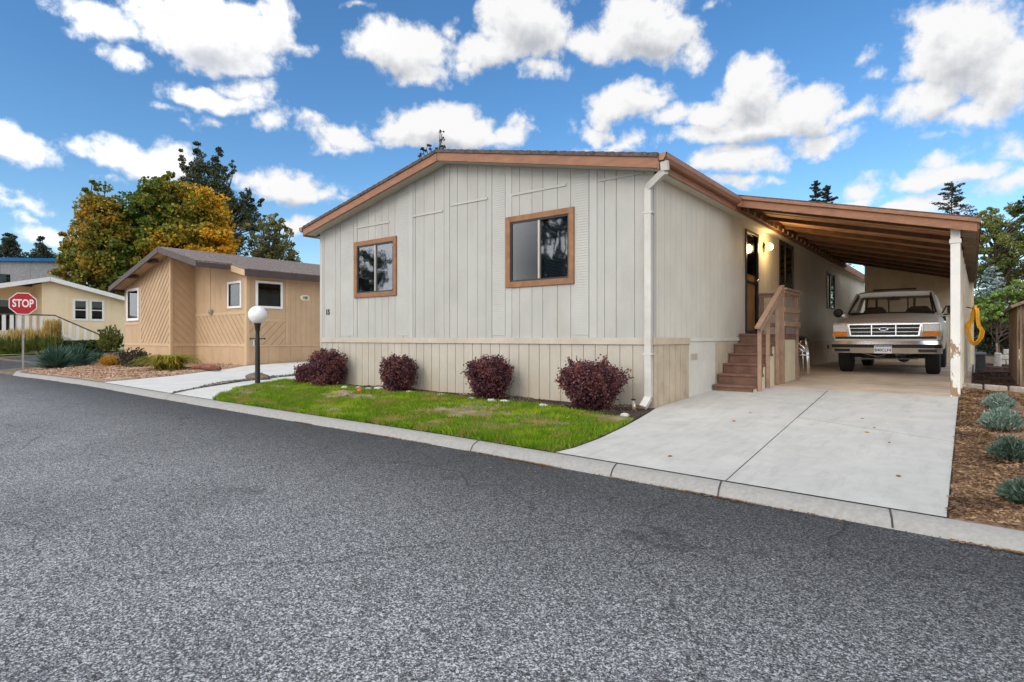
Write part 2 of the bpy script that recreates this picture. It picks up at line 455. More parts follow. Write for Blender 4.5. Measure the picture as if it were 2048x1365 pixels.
# behind the viewer: loose unseen cloud, added for window reflections and thickened as fill
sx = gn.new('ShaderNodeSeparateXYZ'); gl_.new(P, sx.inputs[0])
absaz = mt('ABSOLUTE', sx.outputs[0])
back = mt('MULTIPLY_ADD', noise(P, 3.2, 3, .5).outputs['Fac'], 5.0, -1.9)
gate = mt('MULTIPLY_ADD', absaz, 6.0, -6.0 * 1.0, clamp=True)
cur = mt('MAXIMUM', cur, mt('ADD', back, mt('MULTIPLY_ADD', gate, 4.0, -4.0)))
big = mt('SUBTRACT', noise(P, 24, 2, .5).outputs['Fac'], .5)
fine = mt('SUBTRACT', noise(P, 60, 7, .62).outputs['Fac'], .5)
dd = mt('ADD', cur, mt('ADD', mt('MULTIPLY', big, 1.0), mt('MULTIPLY', fine, 1.15)))
gl_.new(dd, go.inputs[0])
up = vm('ADD', P, (-.004, .010, 0)).outputs[0]
fine2 = mt('SUBTRACT', noise(up, 60, 4, .62).outputs['Fac'], .5)
big2 = mt('SUBTRACT', noise(up, 24, 2, .5).outputs['Fac'], .5)
gl_.new(mt('ADD', low, mt('ADD', mt('MULTIPLY', big2, 1.0), mt('MULTIPLY', fine2, 1.15))), go.inputs[1])

def wm(op, a, b=None, c=None, clamp=False):
    n = N.new('ShaderNodeMath'); n.operation = op; n.use_clamp = clamp
    for i, x in enumerate((a, b, c)):
        if x is None: continue
        if hasattr(x, 'is_output'): L.new(x, n.inputs[i])
        else: n.inputs[i].default_value = x
    return n.outputs[0]
tc = N.new('ShaderNodeTexCoord')
def dot(v):
    n = N.new('ShaderNodeVectorMath'); n.operation = 'DOT_PRODUCT'; n.inputs[1].default_value = v
    L.new(tc.outputs['Generated'], n.inputs[0]); return n.outputs['Value']
azn = wm('ARCTAN2', dot((CT, ST, 0)), dot((-ST, CT, 0)))
eln = wm('ARCSINE', dot((0, 0, 1)))
cb = N.new('ShaderNodeCombineXYZ'); L.new(azn, cb.inputs[0]); L.new(eln, cb.inputs[1])
g1 = N.new('ShaderNodeGroup'); g1.node_tree = gr; L.new(cb.outputs[0], g1.inputs[0])
alpha = N.new('ShaderNodeMapRange'); alpha.interpolation_type = 'SMOOTHSTEP'
alpha.inputs[1].default_value = -.22; alpha.inputs[2].default_value = .52
L.new(g1.outputs[0], alpha.inputs[0])
# thicker cloud overhead of a point means less light reaching it
occ = N.new('ShaderNodeMapRange'); occ.interpolation_type = 'SMOOTHSTEP'
occ.inputs[1].default_value = .1; occ.inputs[2].default_value = 1.9
L.new(g1.outputs[1], occ.inputs[0])
rel = wm('SUBTRACT', g1.outputs[0], g1.outputs[1])
relc = N.new('ShaderNodeMapRange'); relc.inputs[1].default_value = -1.0; relc.inputs[2].default_value = 1.0; relc.inputs[3].default_value = -.34; relc.inputs[4].default_value = .16
L.new(rel, relc.inputs[0])
lit = wm('ADD', wm('MULTIPLY_ADD', occ.outputs[0], -.62, 1.02), relc.outputs[0], clamp=True)
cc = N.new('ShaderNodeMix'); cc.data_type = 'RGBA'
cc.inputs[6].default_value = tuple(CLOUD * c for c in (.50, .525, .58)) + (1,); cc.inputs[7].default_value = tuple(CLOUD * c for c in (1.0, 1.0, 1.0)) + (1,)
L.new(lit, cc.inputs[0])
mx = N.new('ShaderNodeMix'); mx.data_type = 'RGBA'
cloud_fill = N.new('ShaderNodeMapRange'); cloud_fill.interpolation_type = 'SMOOTHSTEP'     # added fill: unseen cloud towards the sun boosted to light the walls
cloud_fill.inputs[1].default_value = -.25; cloud_fill.inputs[2].default_value = .75; cloud_fill.inputs[3].default_value = 1.0; cloud_fill.inputs[4].default_value = 2.6
L.new(dot(tuple(to_sun)), cloud_fill.inputs[0])
cs = N.new('ShaderNodeVectorMath'); cs.operation = 'SCALE'; L.new(cc.outputs[2], cs.inputs[0]); L.new(cloud_fill.outputs[0], cs.inputs['Scale'])
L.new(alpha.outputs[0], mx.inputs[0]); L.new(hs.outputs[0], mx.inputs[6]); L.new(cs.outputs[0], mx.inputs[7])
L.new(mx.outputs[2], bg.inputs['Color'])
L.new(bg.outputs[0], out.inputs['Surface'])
W.cycles.sampling_method = 'MANUAL'; W.cycles.sample_map_resolution = 512
vs = scene.view_settings
scene.display_settings.display_device = 'sRGB'
vs.view_transform = 'Standard'; vs.look = 'None'; vs.gamma = 1; vs.use_curve_mapping = False
vs.exposure = EXPO
scene.cycles.max_bounces = 8; scene.cycles.transparent_max_bounces = 16; scene.cycles.diffuse_bounces = 5
scene.cycles.use_denoising = True
# ------------------------------------------------------------------ ground, road, kerb, paving
def drape(name, poly, m, dz, step=None, bump=0.0, zf=None, kind='structure', thick=0, seed=0):
    """A flat outline laid on the sloping lot as one sheet."""
    zf = zf or (lambda x, y: gz(y))
    bm = bmesh.new()
    f = bm.faces.new([bm.verts.new((p[0], p[1], 0)) for p in poly])
    xs = [p[0] for p in poly]; ys = [p[1] for p in poly]
    cuts = [((0, y, 0), (0, 1, 0)) for y, _ in GPROF if min(ys) < y < max(ys)]
    if step:
        cuts += [((0, min(ys) + k * step, 0), (0, 1, 0)) for k in range(1, int((max(ys) - min(ys)) / step) + 1)]
        cuts += [((min(xs) + k * step, 0, 0), (1, 0, 0)) for k in range(1, int((max(xs) - min(xs)) / step) + 1)]
    for co, no in cuts:
        bmesh.ops.bisect_plane(bm, geom=bm.verts[:] + bm.edges[:] + bm.faces[:], plane_co=co, plane_no=no)
    bmesh.ops.triangulate(bm, faces=bm.faces[:])
    r = random.Random(seed)
    for v in bm.verts:
        edge = any(len(e.link_faces) < 2 for e in v.link_edges)
        b = 0 if edge or not bump else bump * (math.sin(v.co.x * 2.3 + seed) * math.cos(v.co.y * 2.9) * .5 + r.uniform(-.5, .5))
        v.co.z = zf(v.co.x, v.co.y) + dz + b
    bmesh.ops.recalc_face_normals(bm, faces=bm.faces[:])
    for f in bm.faces:
        if f.normal.z < 0: f.normal_flip()
    me = bpy.data.meshes.new(name); bm.to_mesh(me); bm.free()
    me.materials.append(m)
    if bump: me.polygons.foreach_set('use_smooth', [True] * len(me.polygons))
    o = bpy.data.objects.new(name, me); COL.objects.link(o)
    return tag(o, kind=kind)

# asphalt: dark binder, pale chips, worn patches
ma = bpy.data.materials.new('asphalt'); t, N, L = nt(ma); p = N['Principled BSDF']
geo = N.new('ShaderNodeNewGeometry')
def tex(kind, sc, **kw):
    n = N.new(kind); n.inputs['Scale'].default_value = sc
    for k, v in kw.items(): n.inputs[k].default_value = v
    L.new(geo.outputs['Position'], n.inputs['Vector']); return n
n1 = tex('ShaderNodeTexNoise', 150, Detail=3, Roughness=.7)
n2 = tex('ShaderNodeTexNoise', .55, Detail=5, Roughness=.6)
vo = tex('ShaderNodeTexVoronoi', 95)
va = tex('ShaderNodeTexVoronoi', 190)                       # aggregate: every chip its own grey
vb = tex('ShaderNodeTexVoronoi', 108)
sa = N.new('ShaderNodeSeparateColor'); L.new(va.outputs['Color'], sa.inputs[0])
sb = N.new('ShaderNodeSeparateColor'); L.new(vb.outputs['Color'], sb.inputs[0])
ab = N.new('ShaderNodeMath'); ab.operation = 'MULTIPLY_ADD'; L.new(sb.outputs[0], ab.inputs[0]); ab.inputs[1].default_value = .45; 
ac = N.new('ShaderNodeMath'); ac.operation = 'MULTIPLY'; L.new(sa.outputs[0], ac.inputs[0]); ac.inputs[1].default_value = .55; L.new(ac.outputs[0], ab.inputs[2])
ramp = N.new('ShaderNodeValToRGB'); e = ramp.color_ramp.elements
e[0].position = .22; e[0].color = (.028, .0285, .03, 1); e[1].position = .86; e[1].color = (.56, .565, .575, 1)
k = e.new(.46); k.color = (.12, .122, .126, 1)
k = e.new(.62); k.color = (.215, .217, .224, 1)
L.new(ab.outputs[0], ramp.inputs['Fac'])
worn = N.new('ShaderNodeMapRange'); worn.inputs[1].default_value = .3; worn.inputs[2].default_value = .7; worn.inputs[3].default_value = .72; worn.inputs[4].default_value = 1.18
L.new(n2.outputs['Fac'], worn.inputs[0])
# newer, darker sealant beside the kerb
sp = N.new('ShaderNodeSeparateXYZ'); L.new(geo.outputs['Position'], sp.inputs[0])
ed = N.new('ShaderNodeMath'); ed.operation = 'MULTIPLY_ADD'; ed.inputs[1].default_value = .052; L.new(sp.outputs[0], ed.inputs[0]); L.new(sp.outputs[1], ed.inputs[2])
ew = N.new('ShaderNodeMath'); ew.operation = 'MULTIPLY_ADD'; L.new(n2.outputs['Fac'], ew.inputs[0]); ew.inputs[1].default_value = 1.4; L.new(ed.outputs[0], ew.inputs[2])
er = N.new('ShaderNodeMapRange'); er.interpolation_type = 'SMOOTHSTEP'; er.inputs[1].default_value = 2.2; er.inputs[2].default_value = 4.9; er.inputs[3].default_value = 1; er.inputs[4].default_value = .30
L.new(ew.outputs[0], er.inputs[0])
mu = N.new('ShaderNodeMath'); mu.operation = 'MULTIPLY'; L.new(worn.outputs[0], mu.inputs[0]); L.new(er.outputs[0], mu.inputs[1])
chip = N.new('ShaderNodeMapRange'); chip.inputs[1].default_value = .06; chip.inputs[2].default_value = .13; chip.inputs[3].default_value = 1.9; chip.inputs[4].default_value = 1
L.new(vo.outputs['Distance'], chip.inputs[0])
sep = N.new('ShaderNodeTexWhiteNoise'); L.new(vo.outputs['Position'], sep.inputs['Vector'])
gt = N.new('ShaderNodeMath'); gt.operation = 'GREATER_THAN'; gt.inputs[1].default_value = .9; L.new(sep.outputs['Value'], gt.inputs[0])
cm = N.new('ShaderNodeMix'); cm.inputs[2].default_value = 1; L.new(gt.outputs[0], cm.inputs[0]); L.new(chip.outputs[0], cm.inputs[3])
mu2 = N.new('ShaderNodeMath'); mu2.operation = 'MULTIPLY'; L.new(mu.outputs[0], mu2.inputs[0]); L.new(cm.outputs[0], mu2.inputs[1])
sc_ = N.new('ShaderNodeVectorMath'); sc_.operation = 'SCALE'; L.new(ramp.outputs[0], sc_.inputs[0]); L.new(mu2.outputs[0], sc_.inputs['Scale'])
nd = tex('ShaderNodeTexNoise', 1.3, Detail=4)                # fine wandering cracks and a few oil spots
ndv = N.new('ShaderNodeVectorMath'); ndv.operation = 'MULTIPLY_ADD'; L.new(nd.outputs['Color'], ndv.inputs[0]); ndv.inputs[1].default_value = (.9, .9, 0); L.new(geo.outputs['Position'], ndv.inputs[2])
vc = N.new('ShaderNodeTexVoronoi'); vc.feature = 'DISTANCE_TO_EDGE'; vc.inputs['Scale'].default_value = .42; L.new(ndv.outputs[0], vc.inputs['Vector'])
cr = N.new('ShaderNodeMapRange'); cr.inputs[1].default_value = .0; cr.inputs[2].default_value = .006; cr.inputs[3].default_value = .5; cr.inputs[4].default_value = 1; L.new(vc.outputs['Distance'], cr.inputs[0])
no_ = tex('ShaderNodeTexNoise', 1.9, Detail=2); oi = N.new('ShaderNodeMapRange'); oi.inputs[1].default_value = .66; oi.inputs[2].default_value = .74; oi.inputs[3].default_value = 1; oi.inputs[4].default_value = .72; L.new(no_.outputs['Fac'], oi.inputs[0])
cm_ = N.new('ShaderNodeMath'); cm_.operation = 'MULTIPLY'; L.new(cr.outputs[0], cm_.inputs[0]); L.new(oi.outputs[0], cm_.inputs[1])
sc2 = N.new('ShaderNodeVectorMath'); sc2.operation = 'SCALE'; L.new(sc_.outputs[0], sc2.inputs[0]); L.new(cm_.outputs[0], sc2.inputs['Scale'])
L.new(sc2.outputs[0], p.inputs['Base Color'])
p.inputs['Roughness'].default_value = .85; p.inputs['Specular IOR Level'].default_value = .3
bp = N.new('ShaderNodeBump'); bp.inputs['Strength'].default_value = .5; bp.inputs['Distance'].default_value = .006
L.new(ab.outputs[0], bp.inputs['Height']); L.new(bp.outputs[0], p.inputs['Normal'])
M['asphalt'] = ma

M['lawn_soil'] = mat('lawn_soil', (.24, .19, .10), .95, .3, 3, .6, 40, dirt=((.26, .19, .11), .9, 1.3))
M['dirt'] = mat('bare_lot_earth', (.15, .115, .075), .95, .3, 4, .7, 30)
M['gravel'] = mat('reddish_gravel', (.44, .29, .20), .95, .3, 42, .9, 48, col2=(.13, .075, .045), dirt=((.45, .33, .24), .7, 20))
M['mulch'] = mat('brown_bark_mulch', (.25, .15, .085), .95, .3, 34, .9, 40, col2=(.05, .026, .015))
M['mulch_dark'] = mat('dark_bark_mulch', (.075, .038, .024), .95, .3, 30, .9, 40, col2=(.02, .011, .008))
M['far_grass'] = mat('short_far_grass', (.16, .22, .04), .95, .25, 8, .6, 40)

# ground: one sheet to the horizon, stepped down along the kerb, lower under the cross street
xs = [-900, -300, -120, -60, -42.2, -41.9, -27.4, -27.1, -22.7, -16.85, -13.45, -10.3, -7.7, -5.9, -4.6, -3.15, -1.5, -.125, .23, 3, 60, 300, 900]
ds = [-700, -100, -20, -.30, -.16, -.02, 2.0, 4.5, 7.5, 12, 20, 30, 100, 800]
m = MB()
for x in xs:
    for d in ds:
        y = yk(x) + d
        z = -.03 if d < -.1 else gz(y) - .02
        if -42 < x < -27.3: z = min(z, max(0, gz(y) - .08) - .02)
        if x < -27.3 and d < 2 and x > -42: z = -.03
        m.v.append((x, y, z))
n = len(ds)
for i in range(len(xs) - 1):
    for j in range(n - 1):
        m.f.append((i*n+j, (i+1)*n+j, (i+1)*n+j+1, i*n+j+1))
tag(m.build('ground', M['dirt']), kind='structure')

# road
m = MB()
rx = [-300, -60, -42, -27, -24, -22.7, -20.8, -16.85, -13.45, -10.3, -7.7, -5.9, -4.6, -3.15, -1.5, -.125, .23, 3, 20, 60, 300]
for x in rx: m.v += [(x, -7.0, 0), (x, yk(x) - .10, 0)]
for i in range(len(rx) - 1): m.f.append((2*i, 2*i+2, 2*i+3, 2*i+1))
tag(m.build('road', M['asphalt']), kind='structure')
drape('cross_street', [(-42, 4.7), (-27.0, 4.7), (-26.6, 6), (-26.7, 8), (-27.2, 12), (-27.2, 140), (-42, 140)], M['asphalt'], 0,
      zf=lambda x, y: .004 + max(0, gz(y) - .08) * min(1, max(0, (y - 4.9) / 3.5)))

# rolled kerb, cast in lengths with open joints
kp = [(x, yk(x)) for x in (3, .23, -.125, -.8, -1.5, -2.3, -3.15, -3.9, -4.6, -5.9, -7.7, -9, -10.3, -11.9, -13.45, -15, -16.85, -18.8, -20.8, -22.7)]
kp += [(-23.9, 5.02), (-24.9, 5.25), (-25.7, 5.75), (-26.2, 6.5), (-26.5, 8), (-26.9, 12), (-26.9, 60)]
def kerb_strip(name, a_, b_):
    """section of kerb between two places along its line"""
    m = MB(); pts = [p for i, p in enumerate(kp)]
    seg = pts[a_:b_ + 1]
    for i, (x, y) in enumerate(seg):
        gi_ = a_ + i
        p0 = Vector(pts[max(gi_ - 1, 0)]); p1 = Vector(pts[min(gi_ + 1, len(pts) - 1)])
        tn = (p1 - p0).normalized(); no = Vector((tn.y, -tn.x))          # to the lot side
        if no.y < 0 and gi_ < 20: no = -no
        if gi_ >= 20 and no.x < 0: no = -no
        c = Vector((x, y)); zt = gz(max(y, 4.5)) - 0 if gi_ < 20 else gz(y)
        for off, z in ((.02, -.02), (.02, zt + .005), (-.02, zt + .006), (-.12, zt - .022), (-.17, .004 if gi_ < 21 else zt - .066), (-.18, -.02 if gi_ < 21 else zt - .12)):
            q = c + no * off
            m.v.append((q.x, q.y, z))
    k = 6
    for i in range(len(seg) - 1):
        for j in range(k - 1): m.f.append((i*k+j, i*k+j+1, (i+1)*k+j+1, (i+1)*k+j))
    o = m.build(name, M['kerb'])
    return tag(soft(o, 50), kind='structure')
kerb_strip('kerb', 0, len(kp) - 1)
# joints sawn across the kerb
for x in (-12.2, -4.15, -2.45, -1.52, -.42):
    m = MB(); y = yk(x); sl_ = (yk(x + .1) - yk(x - .1)) / .2; tn = Vector((1, sl_)).normalized(); no = Vector((-tn.y, tn.x)); c = Vector((x, y)); zt = gz(max(y, 4.5))
    prof = ((.02, zt + .009), (-.02, zt + .010), (-.12, zt - .018), (-.172, .008))
    for off, z in prof:
        for w_ in (-.006, .006):
            q = c + no * off + tn * (w_ - off * .25); m.v.append((q.x, q.y, z))
    m.f = [(2*i, 2*i+1, 2*i+3, 2*i+2) for i in range(3)]
    tag(m.build('kerb_joint', M['joint']), kind='structure')

# driveway to the carport, in four pours
dl = [(-3.145, yk(-3.145) + .02), (-3.09, 4.94), (-3.10, 5.45), (-3.19, 6.2), (-3.28, 6.75), (-3.38, 7.3), (-3.46, 7.66), (-3.46, 10.69)]
jt = lambda y: -1.497 + (y - 4.55) * (-1.849 + 1.497) / (10.64 - 4.55)
dr = lambda y: -.125 + (y - 4.45) * (-.16 + .125) / 6.2
ya = yk(-1.5) + .02
drape('driveway', dl + [(jt(10.69), 10.69), (jt(ya), ya)], M['concrete'], .012)
yb = yk(-.125) + .02
drape('driveway', [(jt(ya) + .009, ya), (dr(yb), yb), (dr(7.037), 7.037), (jt(7.757) + .009, 7.757)], M['concrete'], .012)
drape('driveway', [(jt(7.765) + .012, 7.765), (dr(7.045), 7.045), (dr(10.69), 10.69), (jt(10.69) + .012, 10.69)], M['concrete'], .012)
drape('driveway_joint', [(jt(ya) - .05, ya), (jt(ya) + .05, ya), (jt(7.6) + .05, 7.6), (dr(7) - .01, 7.0), (dr(7), 7.1), (jt(7.8) + .05, 7.8), (jt(10.69) + .05, 10.69), (jt(10.69) - .05, 10.69)], M['joint'], .002)
drape('driveway_edge', [(dr(yb), yb), (dr(yb) + .012, yb), (dr(10.69) + .012, 10.69), (dr(10.69), 10.69)], M['soil'], .006)
# carport slab, brown with age, with one open crack
drape('carport_slab', [(-3.46, 10.70), (-.05, 10.70), (-.02, 12.22), (-3.46, 12.27)], M['slab'], .009)
drape('carport_slab', [(-3.46, 12.295), (-.02, 12.245), (.0, 22), (-3.46, 22)], M['slab'], .009)
drape('slab_joint', [(-3.46, 12.2), (-.0, 12.15), (-.0, 12.3), (-3.46, 12.35)], M['joint'], .001)
drape('slab_joint', [(-3.46, 10.66), (-.1, 10.66), (-.1, 10.73), (-3.46, 10.73)], M['joint'], .004)
drape('side_yard', [(-3.46, 22), (.0, 22), (.0, 32), (-3.46, 32)], M['slab'], .003)

# neighbour's paving left of the lawn: two pale strips with a band of dark stones between
yl = lambda x: yk(x) + .02
drape('neighbour_driveway', [(-16.8, yl(-16.8)), (-12.45, yl(-12.45)), (-12.80, 5.35), (-13.30, 6.1), (-13.6, 6.9), (-13.75, 7.7), (-13.75, 30), (-18.5, 30), (-18.5, 9.65), (-17.75, 8.6), (-17.5, 8.0), (-16.85, 6.7), (-16.8, 5.8)], M['concrete_left'], .010)
drape('walkway', [(-12.30, yl(-12.3)), (-10.56, yl(-10.56)), (-11.25, 5.36), (-12.05, 6.05), (-12.42, 6.65), (-12.5, 7.2), (-12.5, 30), (-13.4, 30), (-13.4, 7.7), (-13.28, 6.85), (-13.0, 6.1), (-12.62, 5.35)], M['concrete_left'], .011)
drape('stone_band', [(-12.50, yl(-12.50)), (-12.26, yl(-12.26)), (-12.58, 5.35), (-12.98, 6.1), (-13.26, 6.85), (-13.38, 7.7), (-13.38, 30), (-13.77, 30), (-13.77, 7.7), (-13.62, 6.9), (-13.32, 6.1), (-12.82, 5.35)], M['soil'], .006, step=.3, bump=.01)
# beds
LAWN = [(-10.54, yl(-10.5)), (-9, yl(-9)), (-7.7, yl(-7.7)), (-5.9, yl(-5.9)), (-4.6, yl(-4.6)), (-3.16, yl(-3.16)),
        (-3.105, 4.95), (-3.12, 5.45), (-3.21, 6.2), (-3.30, 6.66), (-3.46, 6.71), (-4.1, 6.86), (-4.85, 6.98), (-5.9, 7.05), (-7.1, 7.12), (-8.15, 7.16), (-9.1, 7.22), (-10.3, 7.30), (-11.4, 7.35), (-12.46, 7.4),
        (-12.38, 6.64), (-12.02, 6.03), (-11.24, 5.35)]
drape('lawn', LAWN, M['lawn_soil'], .014, step=.22, bump=.03, seed=3)
drape('planting_bed', [(-3.30, 6.66), (-3.40, 7.3), (-3.46, 7.63), (-12.4, 7.63), (-12.46, 7.4), (-11.4, 7.35), (-10.3, 7.30), (-9.1, 7.22), (-8.15, 7.16), (-7.1, 7.12), (-5.9, 7.05), (-4.85, 6.98), (-4.1, 6.86), (-3.46, 6.71)], M['soil'], .012, step=.2, bump=.03, seed=5)
drape('gravel_bed', [(-24.8, 5.2), (-23.9, 5.05), (-22.7, yl(-22.7) + .02), (-20.8, yl(-20.8)), (-16.83, yl(-16.83)), (-16.86, 5.8), (-16.9, 6.7), (-17.55, 8.0), (-17.8, 8.6), (-18.55, 9.68), (-22.2, 9.68), (-22.2, 9.0), (-26.4, 9.0), (-26.45, 8), (-26.15, 6.5), (-25.65, 5.8)], M['gravel'], .016, step=.3, bump=.03, seed=8)
drape('mulch_bed', [(-.113, yl(-.1)), (6, yk(6) + .05), (6, 12.0), (-.15, 12.0)], M['mulch'], .004, step=.2, bump=.04, seed=9)
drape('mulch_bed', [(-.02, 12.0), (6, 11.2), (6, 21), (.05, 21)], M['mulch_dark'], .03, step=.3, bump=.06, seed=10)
drape('verge', [(-70, 5.0), (-42.1, 5.0), (-42.1, 60), (-70, 60)], M['far_grass'], .02)
# ------------------------------------------------------------------ siding helpers
class Face:                               # a wall plane: u along it, z up, n out of it
    def __init__(s, O, U, Nn): s.O = Vector(O); s.U = Vector(U); s.N = Vector(Nn)
    def P(s, u, z, n=0.0): return s.O + s.U * u + s.N * n + Vector((0, 0, z))

def clip(poly, a, b, c):                  # keep a*u + b*z <= c
    out = []
    for i in range(len(poly)):
        p, q = poly[i], poly[(i + 1) % len(poly)]
        dp = a*p[0] + b*p[1] - c; dq = a*q[0] + b*q[1] - c
        if dp <= 0: out.append(p)
        if dp * dq < 0:
            t = dp / (dp - dq); out.append((p[0] + (q[0]-p[0])*t, p[1] + (q[1]-p[1])*t))
    return out

def slab(m, fc, poly, n0, n1):            # a convex piece of the wall plane pushed out from n0 to n1
    if len(poly) < 3: return
    m.extrude([fc.P(u, z, n0) for u, z in poly], fc.N * (n1 - n0))

def rect(m, fc, u0, u1, z0, z1, n0, n1): slab(m, fc, [(u0, z0), (u1, z0), (u1, z1), (u0, z1)], n0, n1)

def planks(m, fc, poly, brk, gap=.008, depth=.012, ang=90.0, seams=()):
    """Boards over a convex piece of wall; brk = offsets of the grooves across the boards."""
    d = (math.sin(R(ang)), -math.cos(R(ang)))
    m.add([fc.P(u, z, .001) for u, z in poly], [tuple(range(len(poly)))])
    for a, b in zip(brk, brk[1:]):
        q = clip(clip(poly, -d[0], -d[1], -(a + (gap if a not in seams else .02) / 2)), d[0], d[1], b - (gap if b not in seams else .02) / 2)
        if len(q) >= 3: slab(m, fc, q, .0005, depth)

def steps(a, b, p, ph=0.0):
    k0 = math.floor((a - ph) / p) - 1
    return [ph + k * p for k in range(k0, int((b - ph) / p) + 3)]

def ring(m, fc, u0, u1, z0, z1, w, n0, n1, wb=None):   # mitre-free casing: two uprights, head and sill butted between
    wb = wb or w
    rect(m, fc, u0, u0 + w, z0, z1, n0, n1); rect(m, fc, u1 - w, u1, z0, z1, n0, n1)
    rect(m, fc, u0 + w, u1 - w, z1 - w, z1, n0, n1 - .002); rect(m, fc, u0 + w, u1 - w, z0, z0 + wb, n0, n1 - .002)

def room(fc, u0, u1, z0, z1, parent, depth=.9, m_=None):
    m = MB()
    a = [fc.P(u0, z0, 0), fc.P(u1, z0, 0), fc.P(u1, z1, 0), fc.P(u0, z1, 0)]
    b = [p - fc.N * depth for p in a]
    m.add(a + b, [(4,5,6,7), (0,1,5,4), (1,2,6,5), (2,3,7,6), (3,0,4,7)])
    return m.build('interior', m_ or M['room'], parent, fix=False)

def drape_curtain(fc, u0, u1, z0, z1, n, parent, mtl, pitch=.07, amp=.018, name='curtain'):
    m = MB(); k = max(8, int((u1 - u0) / pitch * 6))
    for i in range(k + 1):
        u = u0 + (u1 - u0) * i / k
        o = n + amp * math.sin(2 * math.pi * (u - u0) / pitch + .6 * math.sin(9 * u))
        m.v += [fc.P(u, z0, o), fc.P(u, z1, o)]
    for i in range(k): m.f.append((2*i, 2*i+2, 2*i+3, 2*i+1))
    return m.build(name, mtl, parent, smooth=True)

# ------------------------------------------------------------------ the main home
XL, XR, YF, YB = -11.36, -3.48, 7.60, 27.7
XM = -7.42
zu = lambda x: 4.335 - .21 * abs(x - XM)         # underside of the roof
zt = lambda x: zu(x) + .165                       # top of the roof
home = thing('mobile_home', (XM, YF, gz(YF)), 'off-white manufactured home with brown fascia and two brown-cased windows in its gable end', 'house')
FR = Face((0, YF, 0), (1, 0, 0), (0, -1, 0))
SD = Face((XR, 0, 0), (0, 1, 0), (1, 0, 0))
W1 = (-10.114, -8.80, 2.013, 3.172); W2 = (-6.075, -4.75, 2.010, 3.177)
BT, BB = 1.185, 1.09                              # belly band

m = MB()
grooves = [-11.4, -11.19, -10.79, -10.613, -10.30, -10.04, -9.672, -9.46, -9.249, -9.06, -8.86, -8.62, -8.42, -8.28, -8.043, -7.766, -7.52, -7.375, -7.19, -6.95, -6.71, -6.52, -6.385, -6.08, -5.975, -5.80, -5.55, -5.34, -5.06, -4.82, -4.50, -4.37, -4.235, -4.04, -3.755, -3.3]
SEAM = (-10.04, -8.28, -7.375, -6.385, -5.975, -4.37, -4.04)
h = .07
cols = [XL, W1[0]+h, W1[1]-h, XM, W2[0]+h, W2[1]-h, XR]
for i, (a, b) in enumerate(zip(cols, cols[1:])):
    ta, tb = zu(a) + .02, zu(b) + .02
    wz = {1: W1, 4: W2}.get(i)
    if wz:
        planks(m, FR, [(a, BB), (b, BB), (b, wz[2]+h), (a, wz[2]+h)], grooves, seams=SEAM)
        planks(m, FR, [(a, wz[3]-h), (b, wz[3]-h), (b, tb), (a, ta)], grooves, seams=SEAM)
    else:
        planks(m, FR, [(a, BB), (b, BB), (b, tb), (a, ta)], grooves, seams=SEAM)
m.build('front_wall', M['wall'], home)
# louvered strips beside the windows
for u0, u1, top in ((-10.60, -10.16, zu(-10.6)), (-8.78, -8.47, zu(-8.78)), (-6.375, -6.10, 3.95), (-4.745, -4.50, zu(-4.745) - .1)):
    m = MB(); z = BT + .05; k = 0
    top = min(top, zu(u0), zu(u1)) - .05
    n0 = .013
    while z < top:
        m.hexa([FR.P(u0, z, n0), FR.P(u1, z, n0), FR.P(u1, z, n0+.007), FR.P(u0, z, n0+.007), FR.P(u0, z+.036, n0), FR.P(u1, z+.036, n0), FR.P(u1, z+.036, n0+.003), FR.P(u0, z+.036, n0+.003)])
        z += .0395
    m.build('louver_panel', M['louver'], home)
# upright battens and short raked trim pieces
for u in (-11.30, -8.405, -6.02, -4.42):
    m = MB(); w = .06 if u > -11 else .05
    slab(m, FR, [(u - w, BT + .002), (u + w, BT + .002), (u + w, zu(u + w)), (u - w, zu(u - w))], .0125, .021)
    m.build('batten', M['louver'], home)
for u0, u1, z in ((-10.03, -9.02, 3.47), (-8.34, -7.55, 3.49), (-7.34, -6.48, 3.56), (-5.96, -4.90, 3.535), (-4.33, -3.62, 3.50)):
    m = MB(); rect(m, FR, u0, u1, z - .018, z + .018, .0125, .026); m.build('trim_strip', M['louver'], home)
# skirting and belly band
m = MB()
planks(m, FR, [(XL, .10), (XR, .10), (XR, BB + .01), (XL, BB + .01)], steps(XL, XR, .2032, .08), .012, .014)
m.build('skirting', M['skirt'], home)
m = MB(); rect(m, FR, XL + .06, XR - .002, BB, BT, .0145, .036)
m.build('belly_band', M['band'], home, bevel=.003)
# right wall, seen along the carport
D1 = (11.738, 12.578, 1.275, 3.305); S2 = (14.274, 15.597, 2.38, 3.45); S3 = (19.788, 21.089, 2.09, 3.215)
m = MB()
top = zu(XR) - .03
cols = [YF, D1[0], D1[1], S2[0], S2[1], S3[0], S3[1], YB]
for i, (a, b) in enumerate(zip(cols, cols[1:])):
    wz = {1: D1, 3: S2, 5: S3}.get(i)
    br = steps(a, b, .2032, .03)
    if wz:
        planks(m, SD, [(a, BB), (b, BB), (b, wz[2]), (a, wz[2])], br)
        planks(m, SD, [(a, wz[3]), (b, wz[3]), (b, top), (a, top)], br)
    else:
        planks(m, SD, [(a, BB), (b, BB), (b, top), (a, top)], br)
m.build('side_wall', M['wall_side_lightened'], home)
m = MB(); m.box(XL - .004, XL, YF, YB, .1, zu(XL)); m.build('side_wall', M['wall_side_lightened'], home)
m = MB(); m.extrude([(XL, YB, .1), (XR, YB, .1), (XR, YB, zu(XR)), (XM, YB, zu(XM)), (XL, YB, zu(XL))], (0, .1, 0)); m.build('rear_wall', M['wall'], home)
